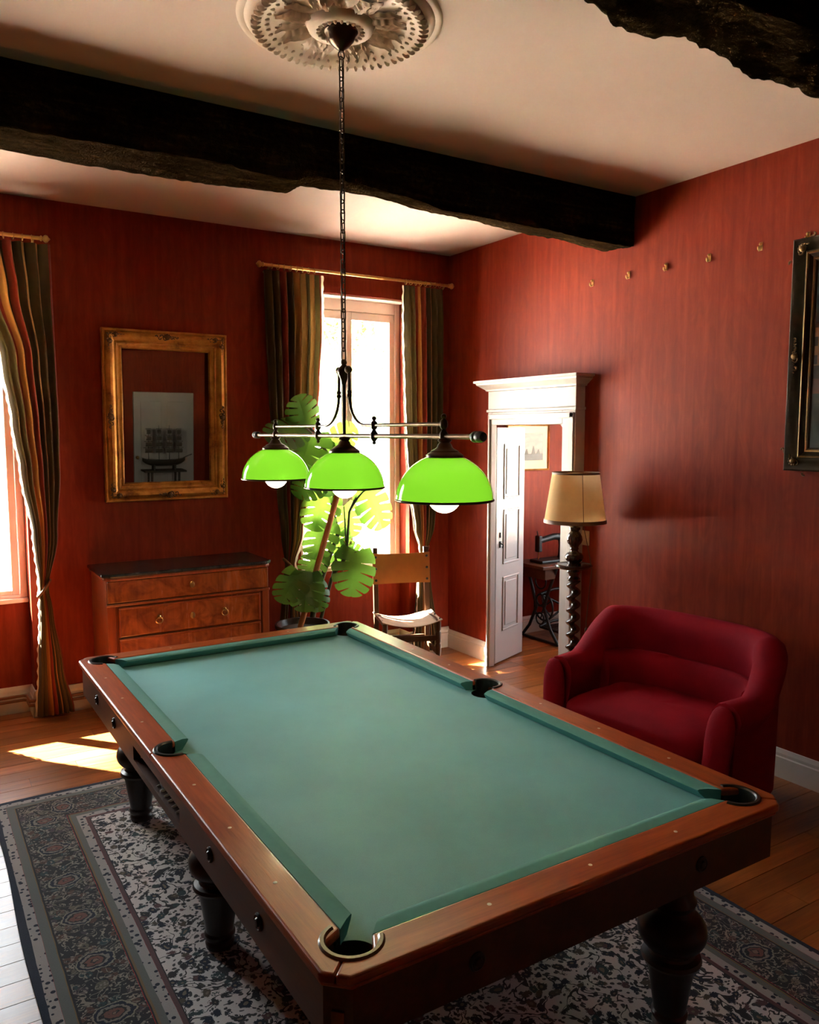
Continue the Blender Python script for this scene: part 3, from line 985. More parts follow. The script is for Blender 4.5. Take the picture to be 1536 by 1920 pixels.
# pocket collars and drop liners
for px, py, kind in pocks:
    if kind == 'c':
        mid = math.atan2(py, px)
        mid = math.atan2(math.copysign(1, py), math.copysign(1, px))
        half = math.radians(118)
    else:
        mid = 0 if px > 0 else PI
        half = math.radians(98)
    n = 22
    mb = MB()
    ro_, ri_ = PR + 0.010, PR - 0.006
    prof = [(ri_, Zt - 0.05), (ri_ , Zt + 0.001), (ri_ + 0.004, Zt + 0.005), (ro_ - 0.004, Zt + 0.005), (ro_, Zt + 0.0005), (ro_, Zt - 0.012)]
    k = len(prof)
    for i in range(n + 1):
        a = mid - half + 2 * half * i / n
        for r, z in prof:
            mb.v.append((px + r * math.cos(a), py + r * math.sin(a), z))
    for i in range(n):
        for q in range(k):
            w = (q + 1) % k
            mb.f.append((i * k + q, i * k + w, (i + 1) * k + w, (i + 1) * k + q))
    mb.f.append(tuple(range(k))); mb.f.append(tuple(n * k + q for q in range(k)))
    near_left = kind == 'c' and px < 0 and py < 0
    col = pb(mb, 'pocket_collar', M_POCKETW if near_left else M_POCKET, smooth=35)
    if near_left:
        col['label'] = 'polished wooden pocket collar'
    lin = MB()
    prof = [(PR - 0.001, Zt - 0.043), (PR - 0.004, Zt - 0.09), (PR - 0.014, Zt - 0.13), (0.03, Zt - 0.15), (0.0005, Zt - 0.152)]
    lin.lathe(prof, 20, (px, py, 0), cap=False)
    pb(lin, 'pocket_liner', M_POCKET, smooth=60)
# rail sights
sm = MB().lathe([(0.0055, 0.0), (0.0055, 0.0006), (0.004, 0.001), (0.0002, 0.001)], 12).mesh('sight', 40)
sm.materials.append(M_PEARL)
for sx in (-1, 1):
    for k in (-3, -2, -1, 1, 2, 3):
        place('sight', sm, None, pt).location = (sx * (HX - 0.052), k * 0.318, Zt)
for sy in (-1, 1):
    for k in (-1, 0, 1):
        place('sight', sm, None, pt).location = (k * 0.317, sy * (HY - 0.052), Zt)
# outer rail moulding (thin bright bead) and apron
AZ1, AZ0 = Zt - RT, 0.612 - RUGZ
ai = 0.014
def apron_poly(o):
    c = CH
    return [(-HX + o + c, -HY + o), (HX - o - c, -HY + o), (HX - o, -HY + o + c), (HX - o, HY - o - c), (HX - o - c, HY - o), (-HX + o + c, HY - o), (-HX + o, HY - o - c), (-HX + o, -HY + o + c)]
bead = MB()
for o1, o2, z0, z1 in ((0.006, 0.03, Zt - RT - 0.010, Zt - RT + 0.001),):
    A, B = apron_poly(o1), apron_poly(o2)
    n = 8
    vs = [(x, y, z) for z in (z0, z1) for x, y in A] + [(x, y, z) for z in (z0, z1) for x, y in B]
    fs = []
    for i in range(n):
        j = (i + 1) % n
        fs += [(i, j, n + j, n + i), (2 * n + i, 3 * n + i, 3 * n + j, 2 * n + j), (i, 2 * n + i, 2 * n + j, j), (n + i, n + j, 3 * n + j, 3 * n + i)]
    bead.add(vs, fs)
pb(bead, 'rail_moulding', M_RAIL, bevel=0.004)
# apron boards: four sides + corner blocks, the left one with the ball-return opening
bt = 0.026
SLOT = (-0.285, 0.305, AZ0 + 0.028, AZ0 + 0.082)   # y0,y1,z0,z1 (left side) relative to centre
def tapered(sx):
    return sx
L0, L1 = -HY + ai + CH, HY - ai - CH
def slotted(x0, x1):
    mb = MB()
    y0, y1, z0, z1 = SLOT
    mb.box(x0, x1, L0, y0, AZ0, AZ1 - 0.008); mb.box(x0, x1, y1, L1, AZ0, AZ1 - 0.008)
    mb.box(x0, x1, y0, y1, AZ0, z0); mb.box(x0, x1, y0, y1, z1, AZ1 - 0.008)
    return mb
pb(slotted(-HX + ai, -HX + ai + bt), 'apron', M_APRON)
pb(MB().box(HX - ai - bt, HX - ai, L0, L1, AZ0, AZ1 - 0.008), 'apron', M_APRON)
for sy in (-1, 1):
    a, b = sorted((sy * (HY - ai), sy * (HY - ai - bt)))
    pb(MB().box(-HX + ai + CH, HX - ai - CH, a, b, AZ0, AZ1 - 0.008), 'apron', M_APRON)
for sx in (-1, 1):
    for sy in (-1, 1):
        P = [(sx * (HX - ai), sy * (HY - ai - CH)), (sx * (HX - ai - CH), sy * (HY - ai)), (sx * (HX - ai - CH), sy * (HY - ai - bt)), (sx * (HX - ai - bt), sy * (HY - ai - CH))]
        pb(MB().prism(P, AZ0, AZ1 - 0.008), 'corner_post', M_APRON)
Mp = Matrix.Translation((-HX + ai + CH / 2 - 0.001, -HY + ai + CH / 2 - 0.001, AZ0 + 0.05)) @ Matrix.Rotation(-PI / 4, 4, 'Z')
pb(MB().box(-0.014, 0.014, -0.003, 0.003, -0.022, 0.022, Mp), 'maker_plate', M_EBONG, bevel=0.001)
# underside and ball tray behind the slot
pb(MB().box(-HX + 0.05, HX - 0.05, -HY + 0.05, HY - 0.05, AZ0 + 0.01, AZ0 + 0.03), 'underside', M_LEG)
ty0, ty1, tz0, tz1 = SLOT
tray = MB().box(-HX + ai + bt, -HX + 0.16, ty0, ty1, tz0 - 0.012, tz0)
tray.box(-HX + 0.15, -HX + 0.16, ty0, ty1, tz0, tz1 + 0.01)
pb(tray, 'ball_tray', M_LEG)
for k in range(7):
    y = ty0 + 0.03 + k * 0.045
    pts = [(-HX + ai + bt * 0.5 + 0.05 * math.sin(PI * q / 8) , y + 0.012 * math.cos(PI * q / 8), tz0 + (tz1 - tz0) * q / 8) for q in range(9)]
    pb(MB().tube(pts, 0.0045, 6), 'tray_wire', M_PEARL, smooth=60)
# bolt covers on the long aprons
bc = MB().lathe([(0.022, 0), (0.022, 0.003), (0.018, 0.006), (0.016, 0.004), (0.012, 0.004), (0.009, 0.009), (0.0005, 0.010)], 20).mesh('bolt_cover', 40)
bc.materials.append(M_BLACK)
pmid = MB()
for sx in (-1, 1):
    for yy in (-0.942, -0.578, 0.622, 0.957):
        o = place('bolt_cover', bc, None, pt)
        o.location = (sx * (HX - ai), yy, (AZ0 + AZ1) / 2)
        o.rotation_euler = (0, sx * PI / 2, 0)
for sy in (-1, 1):
    for xx in (-0.38, 0.38):
        o = place('bolt_cover', bc, None, pt)
        o.location = (xx, sy * (HY - ai), (AZ0 + AZ1) / 2)
        o.rotation_euler = (-sy * PI / 2, 0, 0)
# six turned legs
lp = [(0.042, 0.0), (0.050, 0.004), (0.052, 0.020), (0.046, 0.030), (0.050, 0.036), (0.055, 0.044), (0.055, 0.054), (0.049, 0.062), (0.052, 0.085), (0.072, 0.218), (0.086, 0.224), (0.091, 0.234), (0.086, 0.244), (0.070, 0.250), (0.066, 0.258)]
lp += [(0.104 * math.sin(a_), 0.322 - 0.074 * math.cos(a_)) for a_ in [math.radians(40 + 100 * i / 10) for i in range(11)]]
lp += [(0.060, 0.388), (0.056, 0.396), (0.064, 0.404), (0.070, 0.42), (0.060, 0.44), (0.058, 0.54), (0.080, 0.548), (0.085, 0.56), (0.085, AZ0 + 0.012)]
lm = MB().lathe(lp, 32).mesh('leg', 32)
lm.materials.append(M_LEG)
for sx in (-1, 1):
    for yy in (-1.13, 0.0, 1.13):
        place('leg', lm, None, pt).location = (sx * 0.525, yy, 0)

# ================================================================== chandelier
CX, CY = 1.40, 2.69
ch = thing('billiard_chandelier', 'three-shade green glass billiard chandelier hanging over the pool table', 'chandelier', (CX, CY, 0))
def cb(mb, name, mat, parent=None, **k):
    return mb.build(name, mat, parent or ch, **k)
cb(MB().lathe([(0.060, ZC - 0.028), (0.060, ZC - 0.034), (0.054, ZC - 0.040), (0.046, ZC - 0.062), (0.028, ZC - 0.082), (0.012, ZC - 0.092), (0.008, ZC - 0.10), (0.0005, ZC - 0.102)], 28), 'canopy', M_BRONZE, smooth=40)
ring = MB().tube([(0.012 * math.cos(a), 0, ZC - 0.112 + 0.014 * math.sin(a)) for a in [2 * PI * i / 16 for i in range(16)]], 0.0028, 6, closed=True)
cb(ring, 'canopy_loop', M_BRONZE, smooth=60)
ZF = 2.118
# chain links
pitch = 0.0345
zt = ZC - 0.122
nl = int((zt - ZF) / pitch)
pitch = (zt - ZF) / nl
lkp = []
hl, wr = pitch * 0.5 + 0.0065, 0.0095
for i in range(20):
    a = 2 * PI * i / 20
    z = (hl - wr) * (1 if math.sin(a) >= 0 else -1) + wr * math.sin(a)
    lkp.append((wr * math.cos(a), 0, z))
lk = MB().tube(lkp, 0.0027, 6, closed=True).mesh('chain_link', 60)
lk.materials.append(M_BRONZE)
for i in range(nl):
    o = place('chain_link', lk, None, ch)
    o.location = (0, 0, zt - pitch * (i + 0.5))
    o.rotation_euler = (0, 0, (PI / 2 if i % 2 else 0) + 0.35)
cb(MB().tube([(0.004 * math.sin(i * 0.7), 0.004 * math.cos(i * 0.7), ZC - 0.10 - i * 0.033) for i in range(33)], 0.0018, 5), 'flex_cord', M_BLACK, smooth=60)
# finial body
cb(MB().lathe([(0.004, 2.118), (0.010, 2.114), (0.012, 2.104), (0.008, 2.098), (0.020, 2.086), (0.026, 2.076), (0.022, 2.064), (0.016, 2.050), (0.010, 2.036), (0.007, 2.026), (0.0005, 2.022)], 20), 'finial', M_BRONZE, smooth=50)
for s in (-1, 1):
    cb(MB().sphere((0, s * 0.036, 2.078), 0.0145, 12, 8), 'finial_knob', M_BRONZE, smooth=80)
BZ = 1.836
UZ = 1.874
cb(MB().tube([(0, 0, 2.03), (0, 0, BZ)], 0.0062, 10), 'centre_rod', M_BRONZE, smooth=60)
for s in (-1, 1):
    pts = [(0, s * 0.040, 2.072), (0, s * 0.042, 1.985)]
    for i in range(1, 11):
        a = PI / 2 * i / 10
        pts.append((0, s * (0.042 + 0.12 * (1 - math.cos(a))), 1.985 - 0.111 * math.sin(a)))
    pts.append((0, s * 0.245, UZ))
    cb(MB().tube(pts, 0.0055, 10), 'arm', M_BRONZE, smooth=60)
    cb(MB().lathe([(0.0055, 2.003), (0.009, 2.0), (0.009, 1.994), (0.0065, 1.99), (0.009, 1.986), (0.009, 1.98), (0.0055, 1.976)], 12, (0, s * 0.042, 0)), 'arm_collar', M_BRONZE, smooth=40)
    cb(MB().tube([(0, s * 0.22, UZ), (0, s * 0.655, UZ)], 0.0062, 10), 'upper_bar', M_ANTBR, smooth=60)
    for yy in (0.225, 0.655):
        cb(MB().lathe([(0.002, 1.906), (0.007, 1.903), (0.009, 1.897), (0.005, 1.890), (0.011, 1.884), (0.0125, UZ), (0.011, 1.864), (0.006, 1.858), (0.009, 1.852), (0.0135, 1.846), (0.0135, 1.828), (0.009, 1.822), (0.005, 1.816), (0.008, 1.811), (0.002, 1.806)], 14, (0, s * yy, 0)), 'clamp', M_BRONZE, smooth=40)
cb(MB().tube([(0, -0.83, BZ), (0, 0.87, BZ)], 0.0082, 12), 'main_bar', M_ANTBR, smooth=60)
Mx = Matrix.Rotation(PI / 2, 4, 'X')
for s in (-1, 1):
    e = 0.80 if s < 0 else 0.855
    Ms = Matrix.Translation((0, s * e, BZ)) @ Matrix.Rotation(-s * PI / 2, 4, 'X')
    cb(MB().lathe([(0.0085, 0.0), (0.013, 0.004), (0.0165, 0.012), (0.0165, 0.022), (0.0145, 0.026), (0.0165, 0.030), (0.0165, 0.044), (0.013, 0.054), (0.0005, 0.056)], 16, M=Ms), 'end_cap', M_BLACK, smooth=40)
def dome(r0, r1, z0, z1, n=18):
    out = []
    for i in range(n + 1):
        a = i / n
        ang = math.radians(24 + 66 * a)
        rr = math.sin(ang)
        zz = math.cos(ang)
        out.append((rr, zz))
    ra, rb = out[0][0], out[-1][0]
    za, zb = out[0][1], out[-1][1]
    return [(r0 + (r1 - r0) * (r - ra) / (rb - ra), z0 + (z1 - z0) * (z - za) / (zb - za)) for r, z in out]
for yy in (-0.66, 0.0, 0.66):
    zT, zB = 1.775, 1.643
    cb(MB().lathe([(0.010, 1.832), (0.018, 1.830), (0.022, 1.824), (0.016, 1.818), (0.021, 1.812), (0.024, 1.804), (0.030, 1.799), (0.042, 1.793), (0.044, 1.789), (0.050, 1.786), (0.058, 1.780), (0.058, 1.766), (0.054, 1.762), (0.030, 1.760)], 28, (0, yy, 0)), 'fitter_cap', M_BRONZE, smooth=35)
    sh = cb(MB().lathe(dome(0.054, 0.149, zT, zB), 48, (0, yy, 0), cap=False), 'glass_shade', M_SHADE, smooth=80)
    cb(MB().tube([(0.1495 * math.cos(a), yy + 0.1495 * math.sin(a), zB) for a in [2 * PI * i / 48 for i in range(48)]], 0.0038, 8, closed=True), 'shade_rim', M_BRONZE, sh, smooth=80)
    bu = cb(MB().sphere((0, yy, 1.654), 0.052, 24, 16), 'bulb', M_BULB, smooth=90)
    cb(MB().lathe([(0.017, 1.708), (0.020, 1.72), (0.020, 1.762)], 14, (0, yy, 0)), 'lamp_socket', M_BLACK, bu, smooth=40)

# ================================================================== ceiling rosette
RCX, RCY, RR = 1.395, 2.685, 0.365
rs = thing('ceiling_rosette', 'round cream plaster ceiling rosette with acanthus relief', 'ceiling rosette', (RCX, RCY, ZC))
rp = [(0.0005, -0.020), (0.058, -0.020), (0.070, -0.034), (0.095, -0.040), (0.114, -0.032), (0.122, -0.014), (0.19, -0.011), (0.235, -0.015), (0.268, -0.030), (0.292, -0.035), (0.300, -0.026), (0.304, -0.013), (0.318, -0.017), (0.330, -0.013), (0.337, -0.006), (0.348, -0.010), (0.360, -0.007), (0.365, 0.002)]
MB().lathe(rp, 72).build('medallion', M_PLASTER, rs, smooth=50)
def acanthus(L, W, H, lobes, curl):
    mb = MB()
    def f(u, v):
        x = v
        w = W * (math.sin(PI * min(1, 0.08 + 0.92 * x)) ** 0.7) * (0.78 + 0.22 * math.cos(lobes * 2 * PI * x))
        s = (u - 0.5) * 2
        z = -H * (0.35 + 0.65 * math.sin(PI * x * 0.9)) * (1 - 0.75 * s * s) - curl * max(0, x - 0.75) * 1.6 + 0.35 * H * math.exp(-(s * 6) ** 2) + 0.12 * H * math.cos(s * 9)
        return (L * x, s * w, z)
    mb.grid(f, 12, 26)
    return mb
a1 = acanthus(0.115, 0.036, 0.028, 4, 0.05).mesh('acanthus_leaf', 60); a1.materials.append(M_PLASTER)
a2 = acanthus(0.115, 0.022, 0.020, 3, 0.04).mesh('scroll_leaf', 60); a2.materials.append(M_PLASTER)
for k in range(8):
    o = place('acanthus_leaf', a1, None, rs); a = 2 * PI * k / 8
    o.location = (0.108 * math.cos(a), 0.108 * math.sin(a), -0.008); o.rotation_euler = (0, 0, a)
    a += PI / 8
    for s in (-1, 1):
        o = place('scroll_leaf', a2, None, rs)
        o.location = (0.125 * math.cos(a + s * 0.05), 0.125 * math.sin(a + s * 0.05), -0.008); o.rotation_euler = (0, 0, a + s * 0.42)
sc_pts = []
for i in range(22):
    t_ = i / 21
    ang = t_ * 4.2
    r_ = 0.020 * (1 - 0.75 * t_)
    sc_pts.append((r_ * math.cos(ang), r_ * math.sin(ang), -0.012 - 0.006 * t_))
vol = MB().tube(sc_pts, [0.0065 * (1 - 0.5 * i / 21) for i in range(22)], 7).mesh('volute', 60); vol.materials.append(M_PLASTER)
for k in range(16):
    a = 2 * PI * k / 16 + PI / 16
    o = place('volute', vol, None, rs)
    o.location = (0.225 * math.cos(a), 0.225 * math.sin(a), 0); o.rotation_euler = (0, 0, a + (0.9 if k % 2 else 2.2))
    if k % 2:
        o.scale = (1, -1, 1)
tng = acanthus(0.036, 0.0125, 0.016, 1, 0.0).mesh('rim_tongue', 60); tng.materials.append(M_PLASTER)
for k in range(56):
    a = 2 * PI * k / 56
    o = place('rim_tongue', tng, None, rs)
    o.location = (0.278 * math.cos(a), 0.278 * math.sin(a), -0.026); o.rotation_euler = (0, 0, a)
egg = MB().sphere((0, 0, 0), 0.0075, 10, 6, (1.3, 0.85, 0.9)).mesh('egg_bead', 80); egg.materials.append(M_PLASTER)
for k in range(44):
    a = 2 * PI * k / 44
    o = place('egg_bead', egg, None, rs)
    o.location = (0.258 * math.cos(a), 0.258 * math.sin(a), -0.026); o.rotation_euler = (0, 0, a)
for k in range(22):
    a = 2 * PI * k / 22
    o = place('egg_bead', egg, None, rs)
    o.location = (0.078 * math.cos(a), 0.078 * math.sin(a), -0.038); o.rotation_euler = (0, 0, a)

# ================================================================== dresser
DX0, DX1, DYF, DZT = 1.015, 2.075, 5.125, 0.978
dr = thing('dresser', 'walnut chest of drawers with dark marble top below the mirror', 'dresser', ((DX0 + DX1) / 2, (DYF + YB - 0.03) / 2, 0))
def ab(mb, name, mat, parent=None, **k):       # build from world coordinates under dr
    ox, oy, oz = dr.location
    mb.v = [(x - ox, y - oy, z - oz) for x, y, z in mb.v]
    return mb.build(name, mat, parent or dr, **k)
DYB = YB - 0.035
c_ = 0.05
ab(MB().prism([(DX0 - 0.025, DYB), (DX0 - 0.025, DYF + 0.02), (DX0 + 0.02, DYF - 0.025), (DX1 - 0.02, DYF - 0.025), (DX1 + 0.025, DYF + 0.02), (DX1 + 0.025, DYB)], DZT - 0.022, DZT), 'marble_top', M_MARBLE, bevel=0.006)
ab(MB().prism([(DX0 - 0.014, DYB), (DX0 - 0.014, DYF + 0.02), (DX0 + 0.02, DYF - 0.014), (DX1 - 0.02, DYF - 0.014), (DX1 + 0.014, DYF + 0.02), (DX1 + 0.014, DYB)], DZT - 0.045, DZT - 0.022), 'cornice_moulding', M_WALNUT2, bevel=0.008)
ab(MB().box(DX0, DX1, DYF + 0.012, DYB, 0.07, DZT - 0.045), 'carcass', M_WALNUT2)
for s, x in ((0, DX0), (1, DX1 - 0.05)):
    ab(MB().box(x, x + 0.05, DYF - 0.004, DYF + 0.014, 0.07, 0.775), 'corner_pilaster', M_WALNUT2, bevel=0.004)
def ring_pull(x, z, parent):
    ab(MB().lathe([(0.013, 0), (0.013, 0.004), (0.007, 0.008), (0.005, 0.018), (0.0005, 0.02)], 14, M=Matrix.Translation((x, DYF - 0.006, z + 0.014)) @ Matrix.Rotation(PI / 2, 4, 'X')), 'pull_boss', M_BRASS, parent, smooth=50)
    ab(MB().tube([(x + 0.021 * math.cos(a), DYF - 0.02 - 0.004 * math.sin(a), z - 0.006 + 0.021 * math.sin(a)) for a in [2 * PI * i / 24 for i in range(24)]], 0.0034, 7, closed=True), 'ring_pull', M_BRASS, parent, smooth=80)
def escutcheon(x, z, parent, y=None):
    yy = DYF - 0.006 if y is None else y
    e = ab(MB().lathe([(0.016, 0), (0.016, 0.003), (0.012, 0.005), (0.0005, 0.005)], 18, M=Matrix.Translation((x, yy, z)) @ Matrix.Diagonal((1, 1, 1.35, 1)) @ Matrix.Rotation(PI / 2, 4, 'X')), 'escutcheon', M_BRASS, parent, smooth=40)
    return e
ab(MB().box(DX0 - 0.006, DX1 + 0.006, DYF - 0.010, DYF + 0.012, 0.772, 0.790), 'waist_moulding', M_WALNUT2, bevel=0.006)
d1 = ab(MB().box(DX0 + 0.004, DX1 - 0.004, DYF - 0.006, DYF + 0.016, 0.794, 0.930), 'drawer', M_WALNUT, bevel=0.006)
escutcheon(1.545, 0.866, d1)
for z0, z1 in ((0.575, 0.762), (0.345, 0.565), (0.115, 0.335)):
    d2 = ab(MB().box(DX0 + 0.065, DX1 - 0.065, DYF - 0.006, DYF + 0.016, z0, z1), 'drawer', M_WALNUT, bevel=0.005)
    zm = (z0 + z1) / 2 - 0.006
    ring_pull(1.325, zm + 0.002, d2); ring_pull(1.757, zm + 0.002, d2)
    escutcheon(1.543, zm, d2)
    fm = MB()
    xa, xb, w_ = DX0 + 0.065, DX1 - 0.065, 0.012
    fm.box(xa, xb, DYF - 0.012, DYF - 0.005, z1 - w_, z1); fm.box(xa, xa + w_, DYF - 0.012, DYF - 0.005, z0, z1 - w_); fm.box(xb - w_, xb, DYF - 0.012, DYF - 0.005, z0, z1 - w_)
    ab(fm, 'drawer_bead', M_WALNUT2, d2, bevel=0.003)
for x in (DX0 + 0.04, DX1 - 0.04):
    for y in (DYF + 0.05, DYB - 0.05):
        ab(MB().box(x - 0.035, x + 0.035, y - 0.035, y + 0.035, 0, 0.07), 'foot', M_WALNUT2, bevel=0.006)

# ================================================================== mirror
def frame_sweep(mb, w, h, prof):
    # prof: (inset d, height t); outer rect w x h in x/z plane, facing -y
    k = len(prof)
    rings = []
    for d, t_ in prof:
        a, b = w / 2 - d, h / 2 - d
        rings.append([(-a, -t_, -b), (a, -t_, -b), (a, -t_, b), (-a, -t_, b)])
    o = len(mb.v)
    for r in rings:
        mb.v += r
    for i in range(k):
        j = (i + 1) % k
        for q in range(4):
            w2 = (q + 1) % 4
            mb.f.append((o + i * 4 + q, o + i * 4 + w2, o + j * 4 + w2, o + j * 4 + q))
    return mb
MWc, MHc = 0.838, 1.145
mx_c = 1.545
mi = thing('wall_mirror', 'gilt framed wall mirror above the walnut dresser', 'mirror', (mx_c, YB - 0.026, 1.955))
mi.rotation_euler = (math.radians(2.2), 0, 0)
mprof = [(0, 0), (0, 0.036), (0.006, 0.042), (0.014, 0.042), (0.020, 0.036), (0.030, 0.046), (0.045, 0.056), (0.060, 0.052), (0.072, 0.040), (0.080, 0.036), (0.084, 0.040), (0.092, 0.040), (0.096, 0.032), (0.108, 0.027), (0.112, 0.030), (0.120, 0.030), (0.126, 0.022), (0.130, 0.012), (0.130, 0)]
frame_sweep(MB(), MWc, MHc, mprof).build('frame', M_GOLD, mi, smooth=35)
MB().box(-MWc / 2 + 0.12, MWc / 2 - 0.12, -0.016, -0.010, -MHc / 2 + 0.12, MHc / 2 - 0.12).build('mirror_glass', M_MIRROR, mi)
MB().box(-MWc / 2 + 0.02, MWc / 2 - 0.02, -0.009, -0.002, -MHc / 2 + 0.02, MHc / 2 - 0.02).build('backing', M_EBON, mi)
def ornament(L, mat, seedk):
    mb = MB()
    R = random.Random(seedk)
    for s in (-1, 1):
        for k in range(4):
            cx_ = s * (0.2 + 0.22 * k) * L * 0.5
            rr_ = 0.016 * (1.1 - 0.17 * k)
            pts = []
            for i in range(14):
                t_ = i / 13
                a = t_ * 4.6 * s + (k % 2) * PI
                r_ = rr_ * (1 - 0.7 * t_)
                pts.append((cx_ + r_ * math.cos(a), -0.004 * t_, (0.004 if k % 2 else -0.004) + r_ * math.sin(a)))
            mb.tube(pts, [0.0052 * (1 - 0.45 * i / 13) for i in range(14)], 6)
    mb.sphere((0, -0.003, 0), 0.017, 12, 8, (1, 0.7, 1.05))
    for k in range(5):
        a = PI * (k + 0.5) / 5
        mb.sphere((0.021 * math.cos(a), -0.002, 0.018 * math.sin(a)), 0.008, 8, 6)
    return mb
orn = ornament(0.16, M_GOLDD, 2).mesh('frame_ornament', 60); orn.materials.append(M_GOLDD)
for x, z, a in ((0, MHc / 2 - 0.044, 0), (0, -MHc / 2 + 0.044, PI), (-MWc / 2 + 0.044, 0, PI / 2), (MWc / 2 - 0.044, 0, -PI / 2)):
    o = place('frame_ornament', orn, None, mi); o.location = (x, -0.052, z); o.rotation_euler = (0, -a, 0)
for sx in (-1, 1):
    for sz in (-1, 1):
        for q, (ox, oz, a) in enumerate(((0.085, 0.044, 0), (0.044, 0.085, PI / 2))):
            o = place('frame_ornament', orn, None, mi)
            o.location = (sx * (MWc / 2 - ox), -0.05, sz * (MHc / 2 - oz)); o.rotation_euler = (0, a, 0); o.scale = (0.72, 0.9, 0.8)

# ================================================================== curtains and rods
def fold_noise(x, s):
    return noise.noise(Vector((x, s, 0.37)))
def curtain(name, label, y0, tab, folds, seed, tie_z, trim_side, ztop, zbot, group=None, amp=0.038):
    root = thing(name, label, 'curtain', ((tab[-1][1] + tab[-1][2]) / 2, y0, 0), 0, group)
    bx, by = root.location.x, root.location.y
    top_w = tab[0][2] - tab[0][1]
    def pos(u, v):
        z = ztop + (zbot - ztop) * v
        xl, xr = interp(tab, z) if tab[0][0] < tab[-1][0] else interp(tab[::-1], z)
        w = xr - xl
        ph = u * folds * 2 * PI + 1.1 * fold_noise(u * 3.0, seed) + 0.6 * fold_noise(v * 2.0 + u, seed + 4)
        squeeze = min(1.0, max(0.25, w / max(top_w, 0.3)))
        a = amp * (0.65 + 0.5 * squeeze) * (0.8 + 0.5 * fold_noise(u * 5 + v * 0.7, seed + 9))
        pinch = 1 - 0.72 * math.exp(-((z - tie_z) / 0.11) ** 2)
        head = 1 - 0.45 * max(0, 1 - v * 14)
        y = a * math.sin(ph) * pinch * head
        x = xl + w * u + 0.010 * math.cos(ph * 1.0 + 0.6) * pinch
        return (x - bx, y + 0.0, z)
    MB().grid(pos, 150, 64, uv=True).build('cloth', M_STRIPE, root, smooth=75)
    ue = 0.0 if trim_side < 0 else 1.0
    R = random.Random(seed)
    tr = MB()
    def tp(u, v):
        p = Vector(pos(ue, v))
        e = 0.016 + 0.004 * math.sin(v * 260)
        return (p.x + trim_side * e * u, p.y - 0.004 * math.sin(v * 130) - 0.006 * u, p.z)
    tr.grid(tp, 2, 180)
    tr.build('fringe_trim', M_FRINGE, root, smooth=80)
    # tie-back sash around the gathered point, run back to a hook on the wall
    xl, xr = interp(tab[::-1], tie_z)
    pts = []
    c0 = ((xl + xr) / 2 - bx)
    rw = (xr - xl) / 2 + 0.012
    for i in range(28):
        a = 2 * PI * i / 28
        pts.append((c0 + rw * math.cos(a), 0.028 * math.sin(a) , tie_z + 0.05 * math.cos(a) * (-trim_side)))
    MB().tube(pts, 0.009, 8, closed=True).build('tieback', M_FRINGE if False else M_TRIM, root, smooth=80)
    return root
CYP = YB - 0.11
cur1 = curtain('striped_curtain', 'striped curtain tied back at the left edge of the photo', CYP,
    [(3.0, 0.34, 0.825), (2.7, 0.40, 0.825), (2.3, 0.53, 0.83), (1.9, 0.575, 0.835), (1.6, 0.61, 0.83), (1.2, 0.665, 0.80), (0.86, 0.69, 0.74), (0.70, 0.685, 0.755), (0.35, 0.665, 0.80), (0.03, 0.64, 0.855)], 7, 1.0, 0.86, -1, 3.0, 0.03, 'striped window curtains')
curtain('striped_curtain', 'striped curtain on the left of the left window, unseen and draped to trim the sun', CYP,  # out of view; drape widened low down to narrow the sun patch
    [(3.0, -0.50, -0.04), (2.3, -0.51, -0.22), (1.6, -0.52, -0.20), (1.2, -0.51, -0.12), (0.86, -0.47, -0.04), (0.70, -0.48, 0.0), (0.50, -0.50, 0.03), (0.03, -0.54, 0.05)], 7, 7.0, 0.86, 1, 3.0, 0.03, 'striped window curtains')
curtain('striped_curtain', 'striped curtain hanging between the mirror and the plant', CYP,
    [(3.0, 2.235, 2.675), (2.6, 2.245, 2.675), (2.2, 2.26, 2.65), (1.8, 2.28, 2.60), (1.4, 2.32, 2.545), (1.1, 2.35, 2.50), (0.86, 2.37, 2.44), (0.70, 2.35, 2.46), (0.03, 2.29, 2.50)], 8, 2.0, 0.86, 1, 3.0, 0.03, 'striped window curtains')
curtain('striped_curtain', 'striped curtain hanging in the corner behind the leather chair', CYP,
    [(3.0, 3.405, 3.765), (2.6, 3.41, 3.765), (2.2, 3.42, 3.765), (1.8, 3.43, 3.76), (1.4, 3.455, 3.73), (1.1, 3.51, 3.69), (0.86, 3.565, 3.635), (0.70, 3.55, 3.65), (0.03, 3.50, 3.74)], 7, 3.0, 0.86, -1, 3.0, 0.03, 'striped window curtains')
